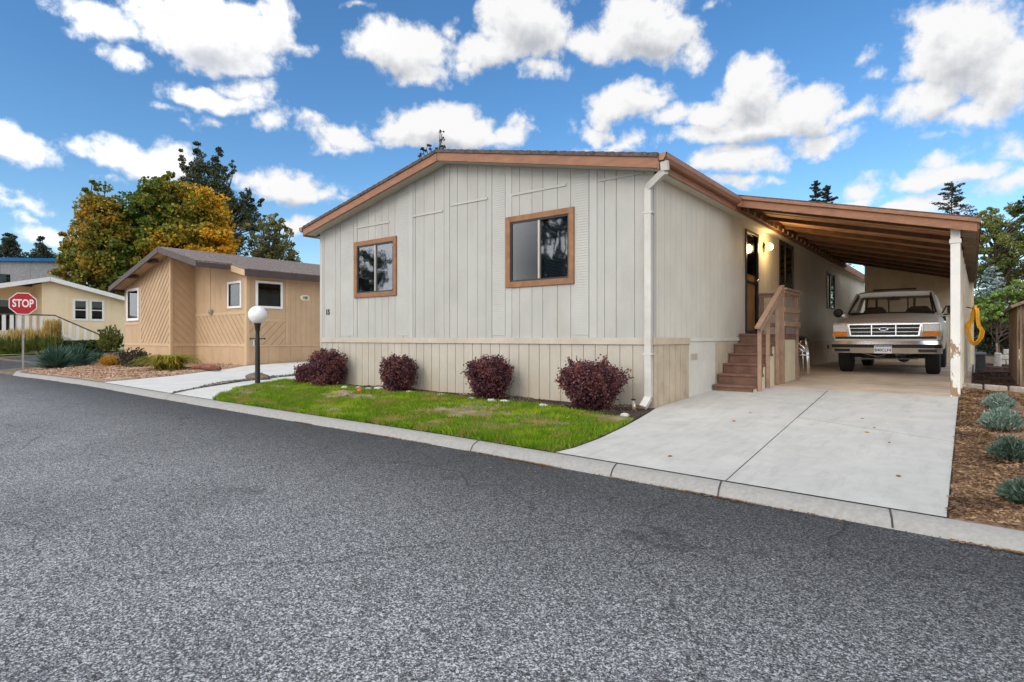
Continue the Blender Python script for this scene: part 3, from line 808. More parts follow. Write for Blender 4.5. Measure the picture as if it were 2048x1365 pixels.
# corner posts
m = MB(); m.box(XR - .06, XR + .018, YF - .018, YF + .07, BT, zu(XR) - .02); m.build('corner_board', M['louver'], home, bevel=.003)
m = MB(); planks(m, SD, [(YF, .10), (8.864, .10), (8.864, BB + .01), (YF, BB + .01)], steps(YF, 8.9, .2032, .0), .012, .014); m.build('skirting', M['skirt_tan'], home)
m = MB(); rect(m, SD, 8.868, 10.03, .15, BB + .035, .002, .022)
ap = m.build('access_panel', M['white_panel'], home, bevel=.003)
m = MB(); rect(m, SD, 8.91, 9.19, .84, .94, .0225, .03)
for k in range(6): rect(m, SD, 8.92, 9.18, .85 + k*.015, .856 + k*.015, .031, .036)
m.build('vent', M['beige_post'], ap)
m = MB(); planks(m, SD, [(10.034, .2), (YB, .2), (YB, BB + .01), (10.034, BB + .01)], steps(10, YB, .2032, .05), .012, .014); m.build('skirting', M['skirt_tan'], home)
m = MB(); rect(m, SD, YF - .036, 8.864, BB, BT, .0145, .038); m.build('belly_band', M['skirt_tan'], home, bevel=.003)
m = MB(); rect(m, SD, 8.868, YB, BB + .04, BT, .0145, .034); m.build('belly_band', M['white_panel'], home, bevel=.003)

# roof: decking with shingle courses, brown fascias, soffits
roof = None
OV, YO = .20, 7.30
xe = (XL - OV, XR + OV)
m = MB()
for sgn, x_e in ((-1, xe[0]), (1, xe[1])):
    for j, (y0, y1) in enumerate(((YO - .02, YB + .25),)):
        k = 26
        for i in range(k):                      # overlapping courses up the slope
            xa = x_e + (XM - x_e) * i / k; xb = x_e + (XM - x_e) * (i + 1) / k
            m.hexa([(xa, y0, zt(xa) - .05), (xb, y0, zt(xb) - .05), (xb, y1, zt(xb) - .05), (xa, y1, zt(xa) - .05),
                    (xa, y0, zt(xa) + .012), (xb, y0, zt(xb) + .002), (xb, y1, zt(xb) + .002), (xa, y1, zt(xa) + .012)])
roof = m.build('roof', M['shingle_dark'], home)
m = MB()
for a, b in ((xe[0], XM), (XM, xe[1])):
    q = [(a, zu(a) - .03), (b, zu(b) - .03), (b, zt(b) - .012), (a, zt(a) - .012)]
    g = .012 if a == XM else 0
    m.extrude([(u + (g if u == XM else 0), YO + .045, z) for u, z in q], (0, -.045, 0))
m.build('fascia', M['fascia'], roof, bevel=.004)
m = MB()
for a, b in ((xe[0] + .02, XM), (XM, xe[1] - .02)):
    m.extrude([(a, YO + .05, zu(a)), (b, YO + .05, zu(b)), (b, YO + .05, zu(b) - .02), (a, YO + .05, zu(a) - .02)], (0, YF - YO - .063, 0))
for a, b in ((xe[0], XL - .005), (XR + .013, xe[1] - .03)):
    z = min(zu(a), zu(b)) - .02
    m.box(a, b, YF, YB, z - .02, z)
m.build('soffit', M['soffit'], roof)
m = MB()
for x0, x1 in ((xe[0] - .02, xe[0]), (xe[1], xe[1] + .02)):
    zc = zu(xe[1]) - .05
    m.box(x0, x1, YO, YB, zc, zt(xe[1]) - .015)
m.build('eave_board', M['fascia'], roof, bevel=.003)
# gutters
def gutter(x, side, y0, y1, z):
    m = MB(); p = [(0, -.105), (.07, -.105), (.105, -.06), (.115, -.0), (.105, 0), (.095, -.055), (.065, -.095), (.008, -.095), (.008, 0), (0, 0)]
    m.extrude([(x + side * a, y0, z + b) for a, b in p], (0, y1 - y0, 0))
    m.extrude([(x + side * a, y0, z + b) for a, b in ((0, -.105), (.07, -.105), (.105, -.06), (.115, 0), (0, 0))], (0, .006, 0))
    return m.build('gutter', M['gutter'], home)
gutter(xe[1] + .022, 1, YO - .02, 10.46, 3.62)
gutter(xe[0] - .022, -1, YO - .02, YB, 3.62)
# downspout: drop, elbow back to the corner, long leg, kicked-out shoe
m = MB()
P0, P1, P2, P3, P4 = (-3.20, 7.33, 3.52), (-3.20, 7.36, 3.40), (-3.515, YF - .075, 3.26), (-3.515, YF - .075, .36), (-3.54, YF - .20, .235)
for a, b in ((P0, P1), (P1, P2), (P2, P3), (P3, P4)): m.bar(a, b, .10, .075, up=(0, 1, .01))
ds_ = m.build('downspout', M['downspout'], home, bevel=.008)
for z in (.95, 2.9):
    m = MB(); m.box(-3.585, -3.445, YF - .117, YF - .012, z, z + .025); m.build('strap', M['downspout'], ds_)

# windows
def slider(fc, w, parent, left_mat, right_mat, label=None):
    u0, u1, z0, z1 = w
    m = MB(); ring(m, fc, u0, u1, z0, z1, .092, .0, .042)
    fr = m.build('window', M['winframe'], parent, bevel=.004)
    if label: fr['label'] = label
    a, b, c, d = u0 + .09, u1 - .09, z0 + .09, z1 - .09
    mid = (a + b) / 2
    m = MB(); ring(m, fc, a, b, c, d, .03, -.03, .026); m.build('sash', M['sash'], fr)
    m = MB(); rect(m, fc, mid - .018, mid + .018, c + .03, d - .03, -.02, .024); m.build('mullion', M['alu'], fr, bevel=.003)
    m = MB(); rect(m, fc, a + .03, mid - .018, c + .03, d - .03, .006, .009); m.build('pane', left_mat, fr)
    m = MB(); rect(m, fc, mid + .018, b - .03, c + .03, d - .03, -.004, -.001); m.build('pane', right_mat, fr)
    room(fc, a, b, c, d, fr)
    return fr, (a, mid, b, c, d)
w, (a, mid, b, c, d) = slider(FR, W1, home, M['glass'], M['glass'])
drape_curtain(FR, mid + .02, b, c, d, -.10, w, M['curtain'])
drape_curtain(FR, a, mid - .1, c, d, -.14, w, M['curtain_dark'], .11, .02)
w, (a, mid, b, c, d) = slider(FR, W2, home, M['glass_screen'], M['glass'])
m = MB()
for k in range(40):
    z = c + .01 + k * .0235
    m.hexa([FR.P(mid, z, -.06), FR.P(b, z, -.06), FR.P(b, z, -.085), FR.P(mid, z, -.085), FR.P(mid, z+.006, -.06), FR.P(b, z+.006, -.06), FR.P(b, z+.018, -.085), FR.P(mid, z+.018, -.085)])
m.build('blind', M['blind'], w)
drape_curtain(FR, a, mid, c, d, -.16, w, M['curtain_dark'], .16, .02)

def dark_window(fc, w, name='window', lab=None):
    u0, u1, z0, z1 = w
    m = MB(); ring(m, fc, u0, u1, z0, z1, .05, -.03, .03)
    fr = m.build(name, M['sash'], home, bevel=.003)
    mid = u0 + (u1 - u0) * .45
    m = MB(); rect(m, fc, mid - .02, mid + .02, z0 + .05, z1 - .05, -.02, .02); m.build('mullion', M['black_metal'], fr)
    m = MB(); rect(m, fc, u0 + .05, mid - .02, z0 + .05, z1 - .05, -.004, 0); m.build('pane', M['glass_dark'], fr)
    m = MB(); rect(m, fc, mid + .02, u1 - .05, z0 + .05, z1 - .05, .004, .008); m.build('pane', M['glass_dark'], fr)
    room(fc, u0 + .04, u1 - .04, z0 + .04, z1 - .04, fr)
    return fr
dark_window(SD, S2); w3 = dark_window(SD, S3)
drape_curtain(SD, 20.4, 21.03, 2.15, 3.16, -.1, w3, M['curtain'])

# door: dark screen door with a brown inner door behind its lower half
u0, u1, z0, z1 = D1
m = MB(); ring(m, SD, u0, u1, z0, z1, .055, -.05, .035)
door = m.build('door', M['black_metal'], home, bevel=.004)
m = MB(); rect(m, SD, u0 + .055, u1 - .055, z0 + .055, z0 + 1.18, -.035, -.02)
m.build('panel', M['door'], door)
m = MB(); rect(m, SD, u0 + .055, u1 - .055, z0 + 1.0, z0 + 1.04, -.018, .015); rect(m, SD, (u0+u1)/2 - .02, (u0+u1)/2 + .02, z0 + 1.18, z1 - .055, -.03, -.015)
m.build('rail', M['black_metal'], door)
m = MB(); rect(m, SD, u0 + .055, u1 - .055, z0 + 1.182, z1 - .057, -.012, -.008); m.build('pane', glass_mat('door_glass', (.4, .4, .4), .01, .08, 0, .25), door)
m = MB(); q = SD.P(u1 - .16, z0 + 1.07, .0); m.lathe((q.x, q.y, q.z), [(.012, 0), (.012, .04), (.032, .045), (.034, .07), (.02, .085)], 12, 'x'); m.build('handle', M['chrome'], door, smooth=True)
room(SD, u0 + .055, u1 - .055, z0 + .05, z1 - .055, door)
# lit wall lamp beside the door
lp = SD.P(13.02, 3.10, 0)
m = MB(); m.lathe((lp.x + .012, lp.y, lp.z + .03), [(.055, 0), (.06, .012), (.04, .02), (.022, .05), (.022, .07)], 16, 'x'); m.tube([(lp.x + .07, lp.y, lp.z + .03), (lp.x + .1, lp.y, lp.z + .06), (lp.x + .12, lp.y, lp.z + .095)], .018, 8)
wl = m.build('wall_lamp', M['black_metal'], home, smooth=True)
m = MB(); m.lathe((lp.x + .12, lp.y, lp.z), [(.02, -.085), (.06, -.065), (.08, -.02), (.082, .015), (.068, .05), (.042, .075), (.03, .09)], 18)
m.build('globe', lamp_mat('warm_lamp_glass', (1, .66, .22), 1.5), wl, smooth=True)
ld = bpy.data.lights.new('porch_light', 'POINT'); lo = bpy.data.objects.new('porch_light', ld); COL.objects.link(lo)
ld.energy = PORCH_W; ld.color = (1, .70, .32); ld.shadow_soft_size = .1
lo.location = (lp.x + .30, lp.y, lp.z)
lo['kind'] = 'helper'
# house number and outlet
text_part('house_number', '15', .155, FR.P(-11.07, 1.745, .0135), (1, 0, 0), (0, -1, 0), .004, M['black_metal'], home, .009)
m = MB(); rect(m, SD, 19.90, 19.99, .86, .98, .014, .05); m.build('outlet_box', M['black_metal'], home, bevel=.004)
# ------------------------------------------------------------------ carport
cp = thing('carport', (-.2, 10.7, gz(10.7)), 'lean-to carport with brown sloping roof and a row of beige posts beside the off-white home', 'carport')
zc = lambda x: 3.683 - .245 * (x + 3.247)         # top of the carport roof
CX0, CX1, CY0, CY1 = -3.24, .075, 10.50, 21.6
def sl(m, x0, x1, y0, y1, t, b):
    m.hexa([(x0,y0,zc(x0)+b),(x1,y0,zc(x1)+b),(x1,y1,zc(x1)+b),(x0,y1,zc(x0)+b),(x0,y0,zc(x0)+t),(x1,y0,zc(x1)+t),(x1,y1,zc(x1)+t),(x0,y1,zc(x0)+t)])
m = MB(); sl(m, CX0, CX1 + .02, CY0 - .02, CY1, .012, -.012)
r = m.build('roof', M['shingle_dark'], cp)
m = MB()
y = CY0 + .03
k = 0
while y < CY1 - .2:                               # ceiling boards laid down the slope, with open joints
    sl(m, CX0 + .02, -.13, y, y + .20, -.014, -.034 - (.012 if k % 3 == 1 else 0)); y += .228; k += 1
m.build('ceiling', M['wood_under'], r)
for k in range(9):                                # rafters
    y = CY0 + .75 + k * 1.18
    m = MB(); sl(m, CX0 + .02, -.13, y, y + .045, -.048, -.125); m.build('rafter', M['wood_dark'], r)
m = MB(); sl(m, CX0, CX1 + .015, CY0 - .035, CY0 - .0, -.014, -.065); m.build('fascia', M['fascia'], r, bevel=.003)
m = MB(); sl(m, CX0 + .0, CX1 - .02, CY0 + .002, CY0 + .034, -.035, -.195); m.build('fascia', M['fascia'], r, bevel=.004)
m = MB(); m.box(CX1 - .02, CX1 + .004, CY0 + .036, CY1, zc(CX1) - .15, zc(CX1) - .02); m.build('eave_board', M['fascia'], r, bevel=.003)
# ledger against the house
m = MB(); m.box(XR + .015, CX0 + .02, CY0 + .3, CY1, 3.475, 3.545); m.build('ledger', M['wood_dark'], r)
for k in range(54):                               # open rafter tails past the beam
    y = CY0 + .10 + k * .205
    m = MB(); sl(m, -.128, CX1 - .022, y, y + .05, -.014, -.075); m.build('rafter_tail', M['beige_post'], r)
for k in range(26):
    y = CY0 + .5 + k * .42
    m = MB(); m.box(CX0 - .02, CX0 + .05, y, y + .035, 3.47, 3.535); m.build('joist_hanger', M['rail'], r)
m = MB(); m.box(CX0 - .02, CX0 + .015, CY0 + .05, CY1, 3.55, 3.662); m.build('flashing', M['wood_dark'], r)
# beam and posts
px0 = lambda y: -.245 + (y - 10.7) * .0085
m = MB(); 
a, b = px0(10.7), px0(21.4)
m.hexa([(a+.02,10.785,2.60),(a+.085,10.785,2.60),(b+.085,21.45,2.60),(b+.02,21.45,2.60),(a+.02,10.785,2.765),(a+.085,10.785,2.745),(b+.085,21.45,2.72),(b+.02,21.45,2.735)])
m.build('beam', M['beige_post'], cp, bevel=.004)
for k in range(10):
    y = 10.66 + k * 1.18
    x = px0(y)
    m = MB(); m.box(x - (.008 if k == 0 else 0), x + .108, y, y + .11, gz(y) - .02, 2.598 if k else 2.77)
    if k == 0:
        m2 = MB(); m2.box(x - .02, x + .12, y - .012, y + .122, 2.56, 2.62); m2.build('collar', M['white_post'], cp, bevel=.004)
    m.build('post', M['white_post'] if k == 0 else M['beige_post'], cp, bevel=.006)
# ------------------------------------------------------------------ storage shed closing the back of the carport
sh = thing('storage_shed', (-1.4, 21.8, gz(21.8)), 'tan panelled storage shed closing the back of the carport behind the pickup', 'shed')
FS = Face((0, 21.75, 0), (1, 0, 0), (0, -1, 0))
m = MB(); planks(m, FS, [(-2.72, .4), (.03, .4), (.03, zc(.03) - .03), (-2.72, zc(-2.72) - .03)], steps(-2.8, .1, .405, -2.72), .016, .014)
m.build('front_wall', M['shedwall'], sh)
m = MB(); m.box(-2.72, -2.70, 21.75, 25, .4, zc(-2.7) - .03); m.build('side_wall', M['shedwall'], sh)
m = MB(); m.box(.01, .03, 21.75, 25, .4, zc(.03) - .03); m.build('side_wall', M['shedwall'], sh)
m = MB(); sl(m, -2.8, .1, 21.62, 25.1, .012, -.028); m.build('roof', M['shingle'], sh)
m = MB(); rect(m, FS, -2.7, .0, 2.02, 2.05, .014, .02); m.build('trim_strip', M['shedwall'], sh)

# ------------------------------------------------------------------ porch steps
st = thing('porch_stairs', (-3.1, 10.1, gz(10.1)), 'brown wooden porch steps with handrail and cream side panels at the front door', 'stairs')
SX0, SX1 = XR + .035, -2.80
rz = [.405, .575, .745, .915, 1.085, 1.262]; ry = [9.87, 10.14, 10.43, 10.72, 11.01, 11.30]
for k in range(6):
    yb_ = ry[k + 1] if k < 5 else 12.62
    m = MB(); m.box(SX0 - (.0), SX1, ry[k] - .022, yb_ + .03 if k < 5 else yb_, rz[k] - .038, rz[k]); m.build('tread', M['stair'], st, bevel=.006)
    m = MB(); m.box(SX0 + .004, SX1 - .004, ry[k], ry[k] + .02, (rz[k-1] if k else gz(ry[0]) - .03) + .001, rz[k] - .039); m.build('riser', M['stair'], st)
RX = -2.755                                          # railing plane
FP = Face((RX, 0, 0), (0, 1, 0), (1, 0, 0))
for k in range(6):                                   # side panels under the treads
    yb_ = ry[k + 1] if k < 5 else 11.44
    m = MB(); rect(m, FP, ry[k] + .04, yb_ + .035, gz(ry[k]) - .03, rz[k] - .05, -.045, -.03); m.build('side_panel', M['cream_panel'], st)
    m = MB(); rect(m, FP, ry[k] - .01, yb_ + .012, rz[k] - .049, rz[k] - .002, -.043, -.022); m.build('stringer', M['stair'], st)
m = MB(); planks(m, FP, [(11.585, .33), (12.52, .33), (12.52, 1.155), (11.585, 1.155)], steps(11.5, 12.6, .155, .03), .006, .012)
m.build('side_panel', M['cream_panel'], st)
def rail_post(y, z1, m_=M['rail'], w=.075, z0=None, x=RX):
    m = MB(); m.box(x - w/2 + .01, x + w/2 + .01, y - w/2, y + w/2, gz(y) - .01 if z0 is None else z0, z1); return m.build('post', m_, st, bevel=.006)
rail_post(10.07, 1.345, w=.058); rail_post(10.57, 1.615, w=.058); rail_post(11.17, 1.93, w=.058); rail_post(11.50, 2.06, w=.085); rail_post(12.58, 2.06, w=.085); rail_post(12.58, 2.06, x=XR + .075)
m = MB(); m.bar((RX + .012, 9.93, 1.345), (RX + .012, 11.50, 2.135), .085, .038); m.build('handrail', M['rail'], st, bevel=.006)
m = MB(); m.bar((RX + .055, 9.98, 1.30), (RX + .05, 11.46, 2.045), .02, .07); m.build('handrail', M['rail'], st, bevel=.004)
for z0, z1 in ((2.062, 2.10), (1.66, 1.76), (1.40, 1.49)):
    m = MB(); m.box(RX + .05, RX + .075, 11.46, 12.66, z0 - (.06 if z0 > 2 else 0), z1 - (.04 if z0 > 2 else 0)); m.build('rail', M['rail'], st, bevel=.004)
    m = MB(); m.box(XR + .04, RX - .02, 12.54, 12.565, z0 - (.06 if z0 > 2 else 0), z1 - (.04 if z0 > 2 else 0)); m.build('rail', M['rail'], st, bevel=.004)
m = MB(); m.box(RX - .06, RX + .11, 11.43, 12.68, 2.064, 2.10); m.build('rail_cap', M['rail'], st, bevel=.006)
m = MB(); m.box(XR + .03, RX - .062, 12.52, 12.66, 2.064, 2.10); m.build('rail_cap', M['rail'], st, bevel=.006)
m = MB(); m.box(RX + .0, RX + .03, 11.545, 12.535, 1.157, 1.25); m.build('rail', M['stair'], st, bevel=.004)
# small framed plaque hung under the lower rail
pq = thing('plaque', (RX + .04, 12.0, 1.26), 'small dark framed plaque on the porch railing', 'plaque')
m = MB(); rect(m, FP, 11.62, 12.32, 1.262, 1.395, .031, .045); m.build('board', mat('plaque_face', (.07, .045, .045), .5, .5, 14, col2=(.30, .24, .22)), pq)
m = MB(); ring(m, FP, 11.60, 12.34, 1.2525, 1.398, .014, .031, .052); m.build('frame', M['stair'], pq)

# folded aluminium walking frame leaning against the porch
wf = thing('folded_walking_frame', (-2.95, 13.55, gz(13.5)), 'folded shiny aluminium walking frame with dark grips leaning beside the porch steps', 'walking frame')
bx, by, bz = -2.79, 13.5, gz(13.5) + .009
m = MB()
for (dx, dy) in ((-.06, -.12), (.12, -.12)):
    m.tube([(bx+dx, by+dy-.08, bz), (bx+dx-.04, by+dy+.0, bz+.45), (bx+dx-.07, by+dy+.06, bz+.78)], .021, 10)
for (dx, dy) in ((-.02, .06), (.09, .06)):
    m.tube([(bx+dx, by+dy, bz), (bx+dx-.02, by+dy+.02, bz+.40), (bx+dx-.06, by+dy+.03, bz+.74)], .018, 10)
m.build('leg', M['silver'], wf, smooth=True)
m = MB()
for z, w_ in ((.44, .13), (.52, .12)): m.tube([(bx-w_, by-.13, bz+z-.04), (bx-.02, by-.16, bz+z), (bx+w_, by-.12, bz+z-.01)], .017, 8)
m.tube([(bx-.16, by-.12, bz+.66), (bx-.08, by-.15, bz+.68), (bx+.02, by-.16, bz+.60), (bx+.06, by-.13, bz+.50)], .028, 8)
m.tube([(bx-.15, by-.10, bz+.56), (bx-.06, by-.14, bz+.57), (bx+.04, by-.13, bz+.50)], .022, 8)
m.build('brace', M['silver'], wf, smooth=True)
m = MB(); m.tube([(bx-.17, by-.06, bz+.74), (bx-.06, by-.05, bz+.81), (bx+.06, by-.05, bz+.80), (bx+.09, by-.05, bz+.72)], .032, 8); m.tube([(bx-.14, by+.02, bz+.72), (bx-.04, by+.03, bz+.79), (bx+.04, by+.03, bz+.76)], .032, 8)
m.build('grip', M['rubber'], wf, smooth=True)

# coiled yellow hose on the carport post
hz = thing('garden_hose', (.03, 13.02, 1.70), 'yellow hose coiled long and hung on a carport post', 'hose')
m = MB(); pts = []
r2 = random.Random(4)
for k in range(5):
    w_ = .055 + .012 * k; ln = .30 + .012 * k; oy = 13.02 - .04 + .018 * k
    for i in range(20):
        t_ = 2 * math.pi * i / 20
        x_ = .035 + w_ * math.sin(t_) * (1.25 if math.cos(t_) < 0 else .55) + .01 * r2.uniform(-1, 1); z_ = 1.41 + ln * math.cos(t_)
        pts.append((x_, oy + .02 * i / 20 - .035 * math.sin(t_), z_))
m.tube(pts, .013, 7)
m.build('coil', mat('yellow_hose', (.80, .38, .01), .4, .08, 8), hz, smooth=True)
m = MB(); m.tube([(-.085, 13.08, 1.73), (-.02, 13.06, 1.71), (.06, 13.03, 1.70), (.085, 13.0, 1.735)], .010, 6); m.build('hook', M['black_metal'], hz)

# dark pedestal box behind the posts
bxn = thing('utility_box', (.1, 16.3, gz(16.3) + .03), 'dark grey utility pedestal with pale lid beyond the yellow hose', 'utility box')
m = MB(); m.box(.055, .22, 16.2, 16.5, gz(16.3), gz(16.3) + .40); m.build('body', mat('dark_grey_plastic', (.05, .05, .052), .6), bxn, bevel=.012)
m = MB(); m.box(.04, .235, 16.185, 16.515, gz(16.3) + .401, gz(16.3) + .45); m.build('lid', mat('pale_grey_plastic', (.22, .23, .25), .5), bxn, bevel=.012)
m = MB(); m.box(.02, .04, 15.9, 15.93, gz(16), gz(16) + .62); m.build('stake', M['white_trim'], bxn)

# retaining blocks edging the mulch
bm_ = mat('tan_grey_block', (.40, .35, .29), .9, .15, 9, .7, 30, dirt=((.2, .16, .12), .6, 6))
x = -.075; k = 0
for wd in (.22, .30, .26, .31, .27, .33, .3):
    y = 12.06 - .55 * (x + .1)
    m = MB(); m.hexa([(x, y, .30), (x+wd-.02, y-.55*wd, .30), (x+wd-.02, y-.55*wd+.20, .30), (x, y+.20, .30), (x, y, .445), (x+wd-.02, y-.55*wd, .44), (x+wd-.02, y-.55*wd+.18, .44), (x, y+.18, .445)])
    o = m.build('retaining_block', bm_, None, bevel=.02)
    names = ('nearest the carport post', 'second from the carport post', 'third from the carport post', 'fourth from the carport post', 'fifth from the carport post', 'sixth from the carport post', 'farthest from the carport post')
    tag(o, 'tan split-face edging block in the mulch bed, ' + names[k], 'block', 'edging blocks across the mulch bed')
    x += wd; k += 1
# low weathered garden shed at the right
gs = thing('wooden_bin', (1.4, 14, gz(14)), 'low weathered brown wooden bin with a shingled sloping lid at the right edge', 'shed')
wood = mat('weathered_board', (.27, .185, .115), .85, .25, 3, .5, 30, stretch=(4, 4, .5), col2=(.08, .055, .04))
FB = Face((.59, 0, 0), (0, 1, 0), (-1, 0, 0))
m = MB(); planks(m, FB, [(12.55, .36), (15.4, .36), (15.4, 1.70), (12.55, 1.70)], steps(12.5, 15.5, .16, 0), .012, .018); m.build('side_wall', wood, gs)
FB2 = Face((0, 12.55, 0), (1, 0, 0), (0, -1, 0))
m = MB(); planks(m, FB2, [(.60, .36), (2.5, .36), (2.5, 1.72), (1.6, 2.10), (.60, 1.70)], steps(.7, 2.6, .16, 0), .012, .018); m.build('front_wall', wood, gs)
m = MB(); m.extrude([(.50, 12.40, 1.67), (1.62, 12.40, 2.14), (1.62, 12.40, 2.19), (.48, 12.40, 1.71)], (0, 3.1, 0)); m.extrude([(1.623, 12.40, 2.14), (2.6, 12.40, 1.7), (2.6, 12.40, 1.75), (1.623, 12.40, 2.19)], (0, 3.1, 0)); m.build('roof', mat('tan_shingle', (.26, .17, .12), .9, .3, 14, .6, 30), gs)
# standing white block and pale garden wall further back
m = MB(); m.hexa([(.40, 19.0, .40), (.56, 18.95, .40), (.58, 19.12, .40), (.42, 19.15, .40), (.43, 19.0, .83), (.57, 18.97, .81), (.58, 19.10, .81), (.44, 19.13, .83)])
tag(m.build('standing_stone', M['white_rock'], None, bevel=.03), 'upright pale stone block beside the bare sapling', 'stone')
m = MB(); r3 = random.Random(3)
for j in range(3):
    x = .5 + .1 * j
    while x < 3.5:
        w_ = r3.uniform(.22, .4); m.box(x, x + w_ - .015, 22.0 + r3.uniform(0, .03), 22.3, .42 + j * .15, .56 + j * .15); x += w_
tag(m.build('garden_wall', M['white_rock'], None, bevel=.02), 'low wall of pale stacked stones behind the dark mulch', 'wall')
# hose tap and fittings by the downspout
tp = thing('water_tap', (-3.62, 7.34, gz(7.3)), 'small black and white water tap with brass outlet under the downspout', 'tap')
m = MB(); m.tube([(-3.66, 7.36, .18), (-3.66, 7.36, .33)], .016, 8); m.tube([(-3.66, 7.36, .29), (-3.60, 7.27, .285), (-3.585, 7.245, .25)], .014, 8); m.build('pipe', M['downspout'], tp, smooth=True)
m = MB(); m.lathe((-3.66, 7.36, .33), [(.03, 0), (.035, .01), (.02, .02)], 12); m.build('valve_wheel', M['black_metal'], tp)
m = MB(); m.lathe((-3.587, 7.24, .22), [(.017, 0), (.019, .03), (.012, .035)], 10); m.build('outlet', mat('brass', (.55, .34, .09), .35, .1, metal=.8), tp)
# ------------------------------------------------------------------ pickup truck, nose to the street
TX, TY, TZ = -1.455, 14.30, .428
tr = thing('pickup_truck', (TX, TY + .9, TZ), 'beige-grey four-wheel-drive pickup truck with chrome grille and bumper parked under the carport', 'pickup truck')
M['paint'] = mat('pewter_metallic_paint', (.54, .515, .47), .36, .04, 2, 0, metal=.1, coat=.25)
M['paint_dark'] = mat('dark_lower_paint', (.10, .095, .09), .4, .1)
M['trim_black'] = mat('black_trim', (.02, .02, .021), .5, .1)
M['lens'] = mat('clear_lamp_lens', (.80, .80, .80), .10, .12, 40, .3, 60, metal=.15, coat=1)
M['amber'] = mat('amber_lens', (.85, .25, .01), .15, .15, 30, coat=1)
def T(x, y, z): return (TX + x, TY + y, TZ + z)
A1, A2 = .95, 4.38                                   # axle positions from the bumper
def arch(y, base):
    z = base
    for a in (A1, A2):
        d = abs(y - a)
        if d < .52: z = max(z, .385 + math.sqrt(.52**2 - d*d) * .93)
    return z
hood = lambda y: 1.065 + (1.30 - 1.065) * min(1, max(0, (y - .12) / 1.25)) ** .8
ys = [.10, .14, .2, .3, .42, .46, .55, .65, .8, .95, 1.1, 1.25, 1.36, 1.44, 1.48, 1.7, 2.0, 2.4, 2.8, 3.24]
m = MB(); K = 15
def half(y):
    tp_ = hood(y) if y < 1.40 else 1.30
    f = min(1, .955 + .045 * min(1, (y - .10) / .35))
    hw = .965 * f
    zb = arch(y, .50 if y > .45 else .70)
    sh_ = min(tp_ - .035, 1.02 + (1.17 - 1.02) * min(1, y / 1.4))
    zs = [zb, max(zb + .01, .72), max(zb + .02, .88), max(zb + .03, sh_ - .03), sh_]
    bul = [.955, .99, 1.0, .99, .965]
    pr = [(hw * b, z) for b, z in zip(bul, zs)]
    pr += [(hw * .93, min(tp_, sh_ + .55 * (tp_ - sh_))), (hw * .80, tp_ - .012), (hw * .40, tp_ + .012)]
    return pr + [(0, tp_ + .016)]
for y in ys:
    pr = half(y)
    sec = [(-a, z) for a, z in pr] + [(a, z) for a, z in pr[-2::-1]]
    m.v += [T(a, y, z) for a, z in sec]
n = 17
for i in range(len(ys) - 1):
    for j in range(n - 1): m.f.append((i*n+j, i*n+j+1, (i+1)*n+j+1, (i+1)*n+j))
m.f.append(tuple(range(n)))
m.f.append(tuple((len(ys)-1)*n + j for j in range(n)))
body = soft(m.build('body', M['paint'], tr), 40)
# cargo bed
m = MB(); yb = [3.27, 3.5, 3.8, 3.86, 4.0, 4.2, 4.38, 4.56, 4.76, 4.9, 4.96, 5.2, 5.36]
for y in yb:
    zb = arch(y, .50)
    m.v += [T(-.955*.96, y, zb), T(-.965, y, max(zb + .01, .9)), T(-.95, y, 1.28), T(-.88, y, 1.30), T(-.86, y, .80),
            T(.86, y, .80), T(.88, y, 1.30), T(.95, y, 1.28), T(.965, y, max(zb + .01, .9)), T(.955*.96, y, zb)]
for i in range(len(yb) - 1):
    for j in range(9): m.f.append((i*10+j, i*10+j+1, (i+1)*10+j+1, (i+1)*10+j))
m.box(TX-.86, TX+.86, TY+3.275, TY+3.33, TZ+.6, TZ+1.29); m.box(TX-.94, TX+.94, TY+5.30, TY+5.362, TZ+.55, TZ+1.29)
soft(m.build('cargo_bed', M['paint'], tr), 40)
# cab roof and pillars
def pil(m, a, b, w, d): m.bar(T(*a), T(*b), w, d, up=(1, 0, 0))
m = MB()
rf = [(-.60, 1.855), (-.70, 1.83), (-.735, 1.785)]
sec = []
for y, dz, sc in ((2.02, -.035, .985), (2.10, .0, 1.0), (2.3, .02, 1.0), (2.7, .028, 1.0), (3.05, .01, 1.0), (3.16, -.03, .985)):
    pr = [(-.735, 1.765), (-.745, 1.80), (-.70, 1.845), (-.55, 1.868), (0, 1.88), (.55, 1.868), (.70, 1.845), (.745, 1.80), (.735, 1.765)]
    m.v += [T(a * sc, y, z + dz) for a, z in pr]
for i in range(5):
    for j in range(8): m.f.append((i*9+j, i*9+j+1, (i+1)*9+j+1, (i+1)*9+j))
    m.f.append((i*9, (i+1)*9, (i+1)*9+8, i*9+8))
m.f += [tuple(range(9)), tuple(45 + j for j in range(9))]
roof_t = soft(m.build('roof', M['paint'], tr), 40)
for s in (-1, 1):
    for p_, q_, w_, d_ in (((s*.885, 1.40, 1.28), (s*.735, 2.07, 1.80), .07, .055), ((s*.90, 3.17, 1.28), (s*.735, 3.10, 1.80), .16, .05), ((s*.895, 1.95, 1.285), (s*.745, 2.22, 1.785), .03, .03)):
        m = MB(); pil(m, p_, q_, w_, d_); m.build('pillar', M['paint'], tr, bevel=.01)
m = MB(); pil(m, (-.85, 3.20, 1.34), (.85, 3.20, 1.34), .04, .09); m.build('rear_panel', M['paint'], tr, bevel=.01)
m = MB()
wsb = [(-.83, 1.375, 1.315), (.83, 1.375, 1.315), (.70, 2.055, 1.80), (-.70, 2.055, 1.80)]
m.add([T(*p) for p in wsb], [(0, 1, 2, 3)])
m.build('windshield', glass_mat('windshield_glass', (.93, .95, .94), .0, .01, 0, .22), tr)
m = MB()
